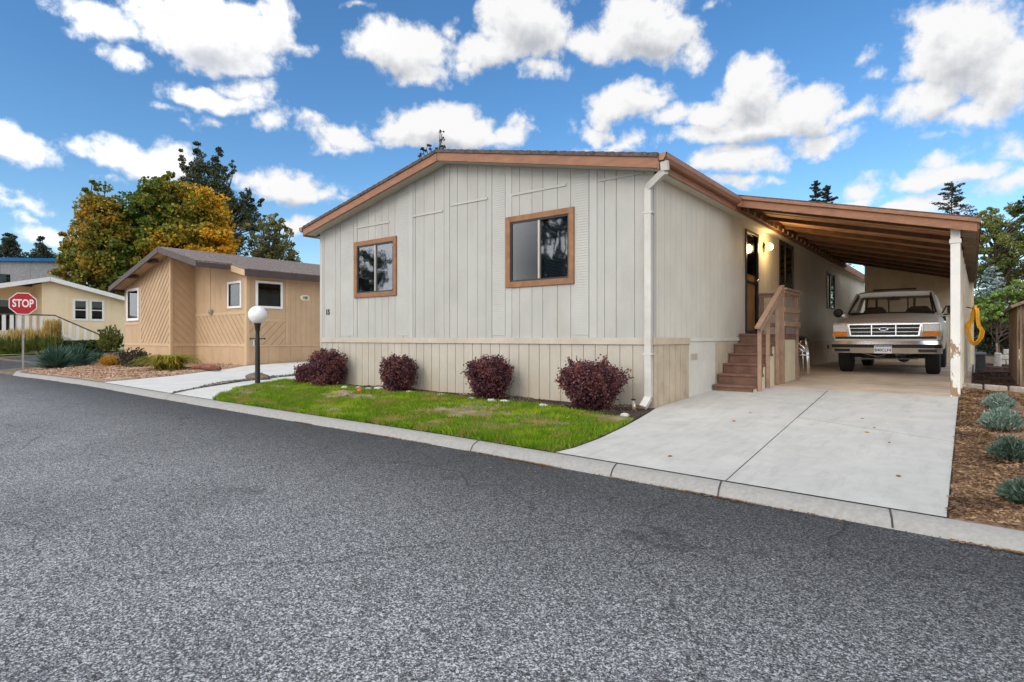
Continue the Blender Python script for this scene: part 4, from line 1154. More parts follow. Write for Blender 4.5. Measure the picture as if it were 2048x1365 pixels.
for a, b in ((0, 1), (1, 2), (2, 3), (3, 0)): m.bar(T(*[c + d for c, d in zip(wsb[a], (0, -.004, .006))]), T(*[c + d for c, d in zip(wsb[b], (0, -.004, .006))]), .035, .014, up=(0, -.6, .8))
m.build('windshield_seal', M['trim_black'], tr)
m = MB(); m.add([T(-.70, 3.17, 1.36), T(.70, 3.17, 1.36), T(.64, 3.12, 1.78), T(-.64, 3.12, 1.78)], [(0, 1, 2, 3)])
m.build('rear_window', glass_mat('cab_rear_glass', (.92, .93, .92), .0, .01, 0, .3), tr)
m = MB()
for x in (-.20, .20): m.bar(T(x, 3.165, 1.36), T(x, 3.115, 1.78), .03, .02)
m.bar(T(-.72, 3.17, 1.36), T(.72, 3.17, 1.36), .02, .05); m.bar(T(-.66, 3.115, 1.78), T(.66, 3.115, 1.78), .02, .04)
for s in (-1, 1): m.bar(T(s*.71, 3.17, 1.36), T(s*.65, 3.115, 1.78), .04, .02)
m.build('rear_window_frame', M['trim_black'], tr)
for s in (-1, 1):
    m = MB(); m.add([T(s*.905, 1.55, 1.31), T(s*.905, 3.06, 1.31), T(s*.75, 3.03, 1.77), T(s*.75, 2.16, 1.77)], [(0, 1, 2, 3)]); m.build('side_window', M['glass_dark'], tr)
# cab interior
m = MB(); m.box(TX-.80, TX+.80, TY+1.42, TY+1.70, TZ+1.29, TZ+1.345); m.build('dashboard', M['trim_black'], tr, bevel=.02)
for s in (-1, 1):
    m = MB(); m.extrude([T(s*.45-.25, 2.66, 1.18), T(s*.45+.25, 2.66, 1.18), T(s*.45+.24, 2.66, 1.42), T(s*.45+.16, 2.66, 1.52), T(s*.45-.16, 2.66, 1.52), T(s*.45-.24, 2.66, 1.42)], (0, .12, 0))
    m.build('seat', mat('charcoal_cloth', (.02, .02, .023), .9), tr, bevel=.03)
m = MB()
c = Vector(T(.42, 2.02, 1.32)); pts = [c + Vector((.19*math.cos(a), .09*math.sin(a), .16*math.sin(a))) for a in [2*math.pi*i/24 for i in range(25)]]
m.tube(pts, .015, 6, caps=False); m.build('steering_wheel', M['trim_black'], tr, smooth=True)
m = MB(); m.box(TX-.13, TX+.13, TY+2.0, TY+2.02, TZ+1.64, TZ+1.71); m.bar(T(0, 2.02, 1.70), T(0, 2.06, 1.79), .02, .02); m.build('rear_view_mirror', M['trim_black'], tr, bevel=.01)
# rack rail across the roof line
m = MB(); m.box(TX-.56, TX+.36, TY+3.24, TY+3.30, TZ+1.93, TZ+2.0)
for x in (-.5, .3): m.box(TX+x, TX+x+.05, TY+3.25, TY+3.29, TZ+1.28, TZ+1.93)
m.build('rack', mat('dark_brown_bar', (.06, .045, .04), .6), tr, bevel=.006)
# grille
m = MB(); m.extrude([T(-.60, .105, .80), T(.60, .105, .80), T(.645, .105, 1.05), T(-.645, .105, 1.05)], (0, -.012, 0))
gb = m.build('grille', M['trim_black'], tr)
m = MB(); g0, g1 = .075, .060
def gbar(a, b, w): m.bar(T(a[0], .072, a[1]), T(b[0], .072, b[1]), w, .03, up=(0, 0, 1) if abs(a[1]-b[1]) < .05 else (1, 0, 0))
gbar((-.645, 1.045), (.645, 1.045), .022); gbar((-.60, .805), (.60, .805), .022)
m.f and None
for s in (-1, 1): m.bar(T(s*.60, .072, .795), T(s*.645, .072, 1.055), .035, .03, up=(0, 1, 0))
for x in (-.215, .215): m.bar(T(x, .070, .80), T(x, .070, 1.05), .022, .022, up=(0, 1, 0))
for z in (.885, .965): m.bar(T(-.62, .074, z), T(.62, .074, z), .013, .013)
m.build('grille_bar', M['chrome'], gb, bevel=.003)
m = MB(); c = T(0, .05, .945); vs = []
for k in range(24):
    a = 2*math.pi*k/24; vs.append((c[0]+.085*math.cos(a), c[1], c[2]+.036*math.sin(a)))
m.extrude(vs, (0, .02, 0)); em = m.build('emblem', M['chrome'], gb, bevel=.003)
m = MB(); vs = [(c[0]+.07*math.cos(2*math.pi*k/24), c[1]-.003, c[2]+.026*math.sin(2*math.pi*k/24)) for k in range(24)]
m.extrude(vs, (0, .004, 0)); m.build('emblem_field', mat('navy_enamel', (.02, .04, .14), .3), em)
# lamps
for s in (-1, 1):
    f = lambda x: s * x
    m = MB(); m.hexa([T(f(.675), .066, .89), T(f(.935), .085, .89), T(f(.945), .22, .89), T(f(.675), .2, .89), T(f(.675), .060, 1.045), T(f(.935), .08, 1.045), T(f(.945), .22, 1.045), T(f(.675), .2, 1.045)])
    hl = m.build('headlight', M['lens'], tr, bevel=.012)
    m = MB(); m.bar(T(f(.662), .062, .885), T(f(.662), .058, 1.05), .018, .02, up=(0, 1, 0)); m.bar(T(f(.665), .060, 1.052), T(f(.94), .075, 1.052), .018, .02); m.build('bezel', M['chrome'], hl)
    m = MB(); m.hexa([T(f(.665), .070, .795), T(f(.945), .09, .795), T(f(.955), .27, .795), T(f(.675), .2, .795), T(f(.665), .066, .882), T(f(.945), .086, .882), T(f(.955), .27, .882), T(f(.675), .2, .882)])
    m.build('turn_signal', M['amber'], tr, bevel=.008)
m = MB(); m.box(TX-.90, TX+.90, TY+.095, TY+.16, TZ+.735, TZ+.790); m.build('valance', M['trim_black'], tr, bevel=.01)
m = MB(); m.bar(T(-.93, .12, 1.062), T(.93, .12, 1.062), .03, .014); m.build('hood_lip', M['paint'], tr, bevel=.004)
# bumper: chrome upper and lower lips with a dark rub strip
def bump(z0, z1, d0, d1, mtl, name, par, x=.985, inset=0):
    m = MB(); pts = [(-x, .24), (-x + .02, .10), (-x + .12, .02), (-.5, -.03), (0, -.045), (.5, -.03), (x - .12, .02), (x - .02, .10), (x, .24)]
    for a, b in pts: m.v += [T(a, b + d0 + inset, z0), T(a, b + d1 + inset, z1), T(a * .97, b + .05 + inset, z1), T(a * .97, b + .05 + inset, z0)]
    for i in range(len(pts) - 1):
        for j in range(4): m.f.append((i*4+j, i*4+(j+1)%4, (i+1)*4+(j+1)%4, (i+1)*4+j))
    m.f += [(0, 1, 2, 3), tuple((len(pts)-1)*4 + j for j in range(4))]
    return soft(m.build(name, mtl, par), 30)
bu = bump(.625, .70, -.012, .014, M['chrome'], 'bumper', tr)
bump(.555, .6245, .012, -.004, M['trim_black'], 'rub_strip', bu)
bump(.44, .5545, .022, -.002, mat('satin_bumper', (.50, .46, .40), .3, .08, 4, metal=.6), 'lower_lip', bu)
for s in (-1, 1):
    m = MB(); m.bar(T(s*.60, -.028, .50), T(s*.90, .028, .50), .012, .055); m.build('bumper_pad', M['trim_black'], bu)
pl = MB(); pl.box(TX-.155, TX+.155, TY-.062, TY-.056, TZ+.44, TZ+.60)
plate = pl.build('licence_plate', mat('plate_white', (.72, .72, .74), .4, .05), bu, bevel=.002)
text_part('plate_lettering', 'B40CLF4', .078, T(0, -.0625, .505), (1, 0, 0), (0, -1, 0), .0015, mat('plate_ink', (.03, .035, .09), .5), plate, .0015)
m = MB(); m.box(TX-.145, TX+.145, TY-.0632, TY-.0622, TZ+.575, TZ+.592); m.build('plate_band', mat('plate_band_blue', (.12, .16, .30), .5), plate)
# mirrors
for s in (-1, 1):
    m = MB()
    if s < 0: m.lathe(T(-1.10, 1.74, 1.36), [(.02, -.05), (.09, -.04), (.105, 0), (.10, .03), (.06, .04)], 18, 'y')
    else:
        m.tube([T(.93, 1.66, 1.30), T(1.0, 1.66, 1.45), T(1.22, 1.66, 1.47), T(1.24, 1.66, 1.30), T(.95, 1.66, 1.27)], .016, 8)
        m.box(TX+1.02, TX+1.21, TY+1.66, TY+1.69, TZ+1.30, TZ+1.45)
    mi = m.build('mirror', M['trim_black'], tr, smooth=False, bevel=.006)
    if s < 0:
        m = MB(); m.bar(T(-.92, 1.75, 1.28), T(-1.06, 1.75, 1.32), .04, .05); m.build('mirror_arm', M['chrome'], mi)
    m = MB(); m.hexa([T(s*.955, 1.95, 1.10), T(s*.99, 1.95, 1.10), T(s*.99, 2.12, 1.10), T(s*.955, 2.12, 1.10), T(s*.955, 1.95, 1.14), T(s*.985, 1.95, 1.14), T(s*.985, 2.12, 1.14), T(s*.955, 2.12, 1.14)])
    m.build('door_handle', M['chrome'], tr)
# wheels
def wheel(x, y, out):
    c = T(x, y, .375)
    m = MB(); w = .125
    prof = [(.22, -w), (.32, -w), (.362, -w*.9), (.377, -w*.6), (.378, -w*.2), (.374, -w*.17), (.374, -.02), (.378, 0), (.378, w*.2), (.374, w*.25), (.377, w*.6), (.362, w*.9), (.32, w), (.22, w)]
    m.lathe(c, prof, 36, 'x')
    ty = soft(m.build('wheel', M['rubber'], tr), 35)
    m = MB()
    s = 1 if out > 0 else -1
    pr = [(.224, -.10), (.224, .09), (.20, .085), (.19, .04), (.12, .03), (.09, .055), (.05, .06)]
    m.lathe(c, [(a, b * s) for a, b in pr], 24, 'x')
    soft(m.build('rim', M['chrome'], ty), 35)
for s in (-1, 1): wheel(s*.80, A1, s); wheel(s*.80, A2, s)
# running gear
m = MB(); m.tube([T(-.7, A1, .37), T(.7, A1, .37)], .05, 10); m.lathe(T(.28, A1, .37), [(.05, -.13), (.13, -.06), (.14, 0), (.13, .06), (.05, .13)], 14, 'y')
m.tube([T(-.7, A2, .37), T(.7, A2, .37)], .05, 10); m.lathe(T(0, A2, .37), [(.05, -.15), (.14, -.06), (.15, 0), (.14, .06), (.05, .15)], 14, 'y')
m.build('axle', mat('oily_metal', (.06, .055, .05), .5, .3, 10, metal=.4), tr)
m = MB(); m.tube([T(-.62, A1-.18, .30), T(.55, A1-.14, .32)], .018, 8); m.tube([T(.15, A1-.22, .40), T(.62, A1-.16, .46)], .022, 8); m.tube([T(-.5, A1-.2, .44), T(-.2, A1-.15, .36), (TX-.05, TY+A1-.1, TZ+.4)], .02, 8); m.build('steering_rod', M['silver'], tr)
m = MB(); m.box(TX-.48, TX-.40, TY+.2, TY+5.2, TZ+.44, TZ+.60); m.box(TX+.40, TX+.48, TY+.2, TY+5.2, TZ+.44, TZ+.60); m.box(TX-.40, TX+.40, TY+.45, TY+.55, TZ+.42, TZ+.56); m.box(TX-.3, TX+.3, TY+.7, TY+1.7, TZ+.40, TZ+.9); m.box(TX-.9, TX+.9, TY+1.50, TY+3.2, TZ+.46, TZ+.52); m.build('chassis', M['trim_black'], tr)
# ------------------------------------------------------------------ tan neighbour
M['tan'] = mat('tan_siding', (.475, .325, .195), .7, .06, 1.4, .3, 80, dirt=((.36, .22, .12), .4, 1.2, (1, 1, .3)))
M['tan_dark'] = mat('brown_grey_fascia', (.065, .044, .041), .6, .12, 4)
M['tan_trim'] = mat('tan_trim', (.53, .365, .22), .65, .05, 3)
th = thing('tan_house', (-20, 9.7, gz(9.7)), 'tan manufactured home with diagonal board siding and dark brown roof edge', 'house')
zr = lambda x: 4.24 - .243 * abs(x + 22.1)
FA = Face((0, 8.87, 0), (1, 0, 0), (0, -1, 0))      # bay front
FBs = Face((-22.3, 0, 0), (0, 1, 0), (1, 0, 0))     # bay side
FC2 = Face((0, 9.70, 0), (1, 0, 0), (0, -1, 0))     # set-back front
FD = Face((-18.6, 0, 0), (0, 1, 0), (1, 0, 0))      # right wall
rg = lambda a, b, c, d: [(a, c), (b, c), (b, d), (a, d)]
BZ = .93
m = MB()
V = lambda a, b, p=.2: steps(a, b, p, .05)
D = lambda: [k * .205 for k in range(-200, 200)]
planks(m, FA, [(-24.95, BZ), (-22.36, BZ), (-22.36, zr(-22.36)), (-24.95, zr(-24.95))], D(), .034, .020, 45)
planks(m, FA, rg(-26.6, -25.0, BZ, 1.86), V(-26.6, -25)); planks(m, FA, [(-26.6, 3.12), (-25.0, 3.12), (-25.0, zr(-25)), (-26.6, zr(-26.6))], V(-26.6, -25))
planks(m, FA, rg(-26.6, -26.3, 1.86, 3.12), V(-26.6, -26.3)); planks(m, FA, rg(-25.1, -25.0, 1.86, 3.12), [-25.2, -24.9])
m.build('front_wall', M['tan'], th)
m = MB(); planks(m, FBs, rg(8.87, 9.70, BZ, zr(-22.3)), D(), .030, .018, 135); m.build('bay_wall', M['tan'], th)
m = MB()
planks(m, FC2, rg(-22.3, -18.66, BZ, 1.98), D(), .030, .018, 135)
planks(m, FC2, [(-22.3, 1.98), (-19.83, 1.98), (-19.83, zr(-19.83)), (-22.3, zr(-22.3))], V(-22.3, -19.8, .4))
planks(m, FC2, rg(-19.83, -18.9, 1.98, 2.18), V(-20, -18.8, .4)); planks(m, FC2, [(-19.83, 3.08), (-18.9, 3.08), (-18.9, zr(-18.9)), (-19.83, zr(-19.83))], V(-20, -18.8, .4))
planks(m, FC2, [(-18.9, 1.98), (-18.66, 1.98), (-18.66, zr(-18.66)), (-18.9, zr(-18.9))], [-18.9, -18.6])
m.build('front_wall', M['tan'], th)
m = MB()
planks(m, FD, rg(9.72, 11.05, BZ, 1.80), D(), .034, .020, 45); planks(m, FD, rg(9.72, 9.98, 1.80, zr(-18.6)), [9.6, 10.2]); planks(m, FD, rg(9.98, 10.94, 1.80, 2.18), [9.9, 11])
planks(m, FD, rg(9.98, 10.94, 3.09, zr(-18.6)), [9.9, 11]); planks(m, FD, rg(10.94, 11.05, 1.8, zr(-18.6)), [10.9, 11.1]); planks(m, FD, rg(11.05, 25, BZ, zr(-18.6)), V(11, 25, .2))
m.build('side_wall', M['tan'], th)
m = MB()
planks(m, FA, rg(-26.6, -22.3, .15, BZ), V(-26.6, -22.3, .4)); planks(m, FBs, rg(8.87, 9.7, .15, BZ), V(8.8, 9.7, .4)); planks(m, FC2, rg(-22.3, -18.6, .15, BZ), V(-22.3, -18.6, .6)); planks(m, FD, rg(9.7, 25, .15, BZ), V(9.7, 25, .4))
m.build('skirting', M['tan'], th)
m = MB(); m.box(-26.62, -26.6, 8.87, 25, .15, zr(-26.6)); m.build('side_wall', M['tan'], th)
# trim boards
def trim(fc, u0, u1, z0, z1, n=.03): 
    m = MB(); rect(m, fc, u0, u1, z0, z1, .0145, n); m.build('trim_board', M['tan_trim'], th, bevel=.003)
trim(FA, -26.58, -22.40, BZ - .03, BZ + .06); trim(FBs, 8.90, 9.66, BZ - .03, BZ + .06); trim(FC2, -22.26, -18.70, BZ - .03, BZ + .06); trim(FD, 9.78, 24.9, BZ - .025, BZ + .025)
trim(FA, -22.39, -22.30, .3, zr(-22.3) - .05, .034); trim(FA, -25.02, -24.93, BZ + .07, zr(-25) - .05, .026); trim(FA, -26.58, -25.03, 1.70, 1.78)
trim(FBs, 8.84, 8.92, .3, zr(-22.3) - .05, .036); trim(FC2, -22.25, -18.72, 1.97, 2.07); trim(FC2, -21.15, -21.10, 2.08, 3.85); trim(FC2, -18.70, -18.585, .3, zr(-18.6) - .05, .034)
trim(FD, 9.67, 9.77, .3, zr(-18.6) - .05, .036); trim(FD, 9.78, 11.06, 1.74, 1.82); trim(FD, 11.07, 11.13, .95, zr(-18.6) - .05)
# roof
m = MB()
def roofpart(m, y0, y1, xa, xb, t0, t1, n=10):
    for a, b in ((xa, -22.1), (-22.1, xb)):
        for i in range(n):
            x0 = a + (b - a) * i / n; x1 = a + (b - a) * (i + 1) / n
            ea, eb = ((.012, .002) if b == -22.1 else (.002, .012))
            m.hexa([(x0, y0, zr(x0) + t0), (x1, y0, zr(x1) + t0), (x1, y1, zr(x1) + t0), (x0, y1, zr(x0) + t0), (x0, y0, zr(x0) + t1 + ea), (x1, y0, zr(x1) + t1 + eb), (x1, y1, zr(x1) + t1 + eb), (x0, y1, zr(x0) + t1 + ea)])
roofpart(m, 8.40, 9.50, -26.75, -19.2, .06, .11, 8); roofpart(m, 9.502, 25.2, -26.75, -18.22, .06, .11, 14)
rt = m.build('roof', M['shingle'], th)
m = MB()
for a, b in ((-26.75, -22.11), (-22.09, -19.2)):
    m.extrude([(a, 8.40, zr(a) - .10), (b, 8.40, zr(b) - .10), (b, 8.40, zr(b) + .10), (a, 8.40, zr(a) + .10)], (0, -.045, 0))
m.box(-19.24, -19.2, 8.405, 9.46, zr(-19.2) - .1, zr(-19.2) + .055)
m.build('fascia', M['tan_dark'], rt, bevel=.004)
m = MB(); m.extrude([(-22.0, 9.50, zr(-22.0) - .16), (-18.3, 9.50, zr(-18.3) - .14), (-18.3, 9.50, zr(-18.3) + .05), (-22.0, 9.50, zr(-22.0) + .05)], (0, -.035, 0)); m.build('fascia', M['tan_trim'], rt, bevel=.004)
m = MB(); m.box(-18.22, -18.18, 9.42, 25.2, zr(-18.2) - .13, zr(-18.2) + .10); m.build('eave_board', M['tan_dark'], rt, bevel=.004)
m = MB(); m.box(-26.79, -26.75, 8.36, 25.2, zr(-26.75) - .1, zr(-26.75) + .1); m.build('eave_board', M['tan_dark'], rt, bevel=.004)
m = MB(); m.extrude([(-26.7, 8.42, zr(-26.7) - .01), (-22.1, 8.42, zr(-22.1) - .01), (-22.1, 8.42, zr(-22.1) + .02), (-26.7, 8.42, zr(-26.7) + .02)], (0, .435, 0))
m.extrude([(-22.098, 8.42, zr(-22.1) - .01), (-19.25, 8.42, zr(-19.25) - .01), (-19.25, 8.42, zr(-19.25) + .02), (-22.098, 8.42, zr(-22.1) + .02)], (0, 1.04, 0))
m.box(-18.59, -18.23, 9.72, 25, zr(-18.25) - .09, zr(-18.25) - .07); m.build('soffit', M['tan_trim'], rt)
for x in (-25.4, -23.6):
    m = MB(); m.box(x, x + .7, 8.50, 8.72, zr(x + .35) - .06, zr(x + .35) - .0); m.build('soffit_vent', M['tan_dark'], rt)
# white-framed windows
def wwin(fc, w, par, split=None, cross=False, wd=.075):
    u0, u1, z0, z1 = w
    m = MB(); ring(m, fc, u0, u1, z0, z1, wd, .0, .05); fr = m.build('window', M['white_trim'], par, bevel=.004)
    m = MB(); ring(m, fc, u0 + wd, u1 - wd, z0 + wd, z1 - wd, .02, -.01, .03); m.build('sash', M['sash'] if not cross else M['white_trim'], fr)
    m = MB(); rect(m, fc, u0 + wd, u1 - wd, z0 + wd, z1 - wd, .004, .007); m.build('pane', M['glass_dark'], fr)
    if cross:
        m = MB(); rect(m, fc, u0 + wd, u1 - wd, (z0+z1)/2 - .03, (z0+z1)/2 + .03, .01, .04); m.build('meeting_rail', M['white_trim'], fr)
    room(fc, u0 + wd, u1 - wd, z0 + wd, z1 - wd, fr, .7)
    return fr
wwin(FA, (-26.3, -25.1, 1.86, 3.12), th, wd=.1); wwin(FC2, (-19.83, -18.9, 2.18, 3.08), th); f_ = wwin(FD, (9.98, 10.94, 2.18, 3.09), th)
m = MB()
for a, b, h_ in ((10.06, 10.45, .22), (10.5, 10.85, .14)): rect(m, FD, a, b, 2.26, 2.26 + h_, -.25, -.12)
m.build('cushion', mat('patterned_cushion', (.30, .27, .22), .9, .4, 30), f_, bevel=.03)
# oval house number, outdoor light, meter
vs = []; c = FD.P(11.80, 2.61, .015)
for k in range(24):
    a = 2*math.pi*k/24; u_ = .19*math.copysign(abs(math.cos(a))**.7, math.cos(a)); vs.append((c.x, c.y + u_, c.z + .10*math.copysign(abs(math.sin(a))**.8, math.sin(a))))
m = MB(); m.extrude(vs, (.012, 0, 0)); ovl = m.build('number_plaque', mat('cream_plaque', (.66, .60, .46), .5), th)
text_part('house_number', '108', .13, (c.x + .0135, c.y, c.z), (0, 1, 0), (1, 0, 0), .003, M['black_metal'], ovl, .003)
m = MB(); c = FC2.P(-20.98, 2.10, .03); m.box(c.x - .08, c.x + .08, c.y - .09, c.y, c.z - .08, c.z + .08); m.lathe((c.x, c.y - .09, c.z), [(.06, 0), (.05, -.03), (.0, -.04)], 12, 'y')
m.build('wall_box', mat('grey_plastic', (.30, .29, .27), .5), th, bevel=.01)

# ------------------------------------------------------------------ cream house over the cross street
ch = thing('cream_house', (-47, 12, .35), 'cream gabled house with white roof edge and paired white windows across the side street', 'house')
M['cream'] = mat('pale_siding', (.74, .60, .41), .7, .04, 1)
FE = Face((-47, 0, 0), (0, 1, 0), (1, 0, 0)); FE2 = Face((-49.2, 0, 0), (0, 1, 0), (1, 0, 0))
ze = lambda y: 5.02 - .25 * abs(y - 11.3)
m = MB(); 
wA = (12.62, 13.48, 2.36, 3.80); wB = (13.56, 14.42, 2.36, 3.80)
planks(m, FE, [(11.0, .3), (12.66, .3), (12.66, ze(12.66)), (11.0, ze(11.0))], steps(11, 13, 1.25, .9), .01)
planks(m, FE, rg(12.66, 14.38, .3, 2.42), [12, 15]); planks(m, FE, [(12.66, 3.74), (14.38, 3.74), (14.38, ze(14.38)), (12.66, ze(12.66))], [12, 15])
planks(m, FE, rg(13.44, 13.6, 2.42, 3.74), [13, 14]); planks(m, FE, [(14.38, .3), (19, .3), (19, ze(19)), (14.38, ze(14.38))], steps(14, 19, 1.25, .95), .01)
m.build('front_wall', M['cream'], ch)
wwin(FE, wA, ch, cross=True, wd=.11); wwin(FE, wB, ch, cross=True, wd=.11)
for u in (11.05, 12.35, 14.75):
    m = MB(); rect(m, FE, u - .07, u + .07, .4, ze(u) - .1, .0125, .035); m.build('batten', M['cream'], ch)
m = MB(); rect(m, FE2, 2, 11.0, .3, 4.6, 0, .02); m.box(-49.2, -47.0, 10.98, 11.0, .3, 4.7); m.build('porch_wall', M['cream'], ch)
m = MB(); ring(m, FE2, 8.2, 10.2, 1.6, 3.75, .09, .02, .06); dd_ = m.build('porch_door', M['white_trim'], ch)
m = MB(); rect(m, FE2, 8.3, 9.1, 1.7, 3.65, .025, .03); m.build('curtain', mat('dark_red_curtain', (.10, .02, .03), .8), dd_); 
m = MB(); rect(m, FE2, 9.15, 10.1, 1.7, 3.65, .025, .03); m.build('pane', M['glass_dark'], dd_)
m = MB()
for a, b in ((-2, 11.3), (11.3, 19.4)):
    m.extrude([(-60, a, ze(a) + .02), (-60, b, ze(b) + .02), (-60, b, ze(b) + .12), (-60, a, ze(a) + .12)], (13.45, 0, 0))
cr = m.build('roof', M['shingle'], ch)
m = MB()
for a, b in ((-2, 11.29), (11.31, 19.4)): m.extrude([(-46.55, a, ze(a) - .17), (-46.55, b, ze(b) - .17), (-46.55, b, ze(b) + .11), (-46.55, a, ze(a) + .11)], (.05, 0, 0))
m.build('fascia', M['white_trim'], cr)
m = MB(); m.extrude([(-49.1, -2, ze(-2) - .05), (-49.1, 11.3, ze(11.3) - .05), (-49.1, 11.3, ze(11.3)), (-49.1, -2, ze(-2))], (2.5, 0, 0)); m.extrude([(-46.99, 11.302, ze(11.3) - .05), (-46.99, 19, ze(19) - .05), (-46.99, 19, ze(19)), (-46.99, 11.302, ze(11.3))], (.43, 0, 0)); m.build('soffit', M['cream'], cr)
m = MB(); m.box(-59.5, -47.02, 18.98, 19, .3, ze(19)); m.build('side_wall', M['cream'], ch)
# porch deck, railing and stair rail
m = MB(); m.box(-49.1, -44.5, 2, 11.0, 1.45, 1.62); m.box(-44.62, -44.5, 2, 11.0, .3, 1.45); dk = m.build('porch_deck', M['cream'], ch)
m = MB(); m.box(-44.56, -44.44, 2, 11.05, 2.56, 2.63); m.bar((-44.5, 11.0, 2.60), (-44.5, 13.5, 1.36), .10, .07); m.build('handrail', mat('dark_rail_cap', (.10, .065, .05), .6), dk)
for k in range(14):
    y = 6.4 + k * .355; m = MB(); m.box(-44.54, -44.46, y, y + .17, 1.62, 2.558); m.build('baluster', M['white_trim'], dk)
for k in range(6):
    y = 11.35 + k * .40; zt_ = 2.60 - (y - 11.0) * .496; m = MB(); m.box(-44.54, -44.46, y, y + .13, zt_ - 1.0, zt_ - .05); m.build('baluster', M['white_trim'], dk)
m = MB(); m.bar((-44.5, 11.0, 1.60), (-44.5, 13.5, .42), .10, .12)
for k in range(6): m.box(-45.8, -44.56, 11.0 + k*.42, 11.46 + k*.42, .25, 1.40 - k * .2)
m.build('stair', M['white_trim'], dk)
# ------------------------------------------------------------------ grey house with a blue roof behind
gh = thing('grey_house', (-62, 12, .5), 'pale grey house with bright blue roof edge behind the cream house', 'house')
FG = Face((-62, 0, 0), (0, 1, 0), (1, 0, 0)); zg = lambda y: 7.75 - (.09 * (15.4 - y) if y < 15.4 else .28 * (y - 15.4))
m = MB(); 
for a, b in ((0, 15.4), (15.4, 16.6)): planks(m, FG, [(a, .4), (b, .4), (b, zg(b)), (a, zg(a))], steps(0, 17, 1.9, .4), .03, .03)
m.box(-72, -62, 16.55, 16.6, .4, zg(16.6)); m.build('front_wall', mat('pale_grey_siding', (.42, .42, .43), .7), gh)
m = MB()
for a, b in ((-.5, 15.4), (15.4, 16.8)): m.extrude([(-72, a, zg(a)), (-72, b, zg(b)), (-72, b, zg(b) + .28), (-72, a, zg(a) + .28)], (10.3, 0, 0))
m.build('roof', mat('blue_metal_roof', (.03, .19, .45), .4), gh)
m = MB(); rect(m, FG, 10.8, 12.4, 4.6, 6.4, .03, .05); m.build('window', M['glass_dark'], gh)
m = MB(); rect(m, FG, 10.8, 12.4, 4.6, 6.4, .031, .036); m.build('shade', M['curtain_dark'], gh)

# ------------------------------------------------------------------ stop sign
sp_ = at(46, 739); sp_.z = gz(sp_.y)
ss = thing('stop_sign', sp_, 'red octagonal stop sign on a thin grey post at the street corner', 'sign')
nrm = Vector((0, 0, 0)) - Vector((sp_.x, sp_.y, 0)); nrm.normalize()
sd_ = Vector((-nrm.y, nrm.x, 0)); cz_ = 2.37
ctr = Vector((sp_.x, sp_.y, cz_)) + nrm * .045
def octo(r, c, d0, d1, m):
    v = [c + nrm * d0 + sd_ * (r * math.cos(R(22.5 + 45*k))) + Vector((0, 0, r * math.sin(R(22.5 + 45*k)))) for k in range(8)]
    m.extrude(v, nrm * (d1 - d0))
m = MB(); m.bar((sp_.x, sp_.y, sp_.z - .1), (sp_.x, sp_.y, 2.7), .06, .045, up=nrm); m.build('post', mat('galvanised_post', (.34, .32, .30), .5, .15, 8, metal=.5), ss)
m = MB(); octo(.405, ctr, 0, .004, m); pf = m.build('plate', mat('sign_white', (.78, .77, .75), .4, .02), ss)
m = MB(); octo(.378, ctr, .0045, .007, m); m.build('red_face', mat('sign_red', (.42, .012, .02), .4, .03), pf)
text_part('lettering', 'STOP', .37, ctr + nrm * .009, sd_, nrm, .0015, mat('letter_white', (.8, .79, .78), .4, .02), pf, .009, .64)
# ------------------------------------------------------------------ globe lamp post on the lawn
lb = Vector((-12.33, 6.67, gz(6.67)))
lpst = thing('lamp_post', lb, 'black lamp post with white globe and short crossbar at the corner of the lawn', 'lamp post')
m = MB(); m.lathe(lb, [(.055, -.05), (.054, .0), (.052, .7), (.046, 1.0), (.040, 1.15), (.052, 1.22), (.06, 1.29), (.075, 1.335), (.075, 1.35)], 20)
soft(m.build('pole', mat('black_pole_paint', (.014, .014, .014), .4, .1), lpst), 40)
m = MB(); d_ = Vector((CT, ST, 0)); m.tube([lb + Vector((0, 0, 1.01)) - d_*.16, lb + Vector((0, 0, 1.01)) + d_*.16], .013, 8)
for s in (-1, 1): m.tube([lb + Vector((0, 0, 1.01)) + d_*(s*.15), lb + Vector((0, 0, 1.01)) + d_*(s*.17)], .021, 8)
m.build('crossbar', M['black_metal'], lpst)
mg = mat('opal_globe', (.80, .79, .80), .3, .01, 2); mg.node_tree.nodes['Principled BSDF'].inputs['Subsurface Weight'].default_value = .3
m = MB(); m.lathe(lb + Vector((0, 0, 1.35 + .185)), [(.192 * math.sin(R(a)) + .002, -.192 * math.cos(R(a))) for a in range(24, 181, 6)], 36)
soft(m.build('globe', mg, lpst), 60)
m = MB(); m.box(lb.x - .075, lb.x - .045, lb.y - .05, lb.y - .02, lb.z + .86, lb.z + .98); m.build('photo_sensor', M['silver'], lpst)
# small path lamp by the far stairs
gl0 = far(203, 690, 33.5)
m = MB(); m.box(gl0.x - .07, gl0.x + .07, gl0.y - .07, gl0.y + .07, .25, 1.55); m.box(gl0.x - .16, gl0.x + .16, gl0.y - .16, gl0.y + .16, 1.55, 1.68)
tag(m.build('garden_lamp', M['black_metal'], None), 'short dark garden lamp at the foot of the far stair rail', 'lamp')
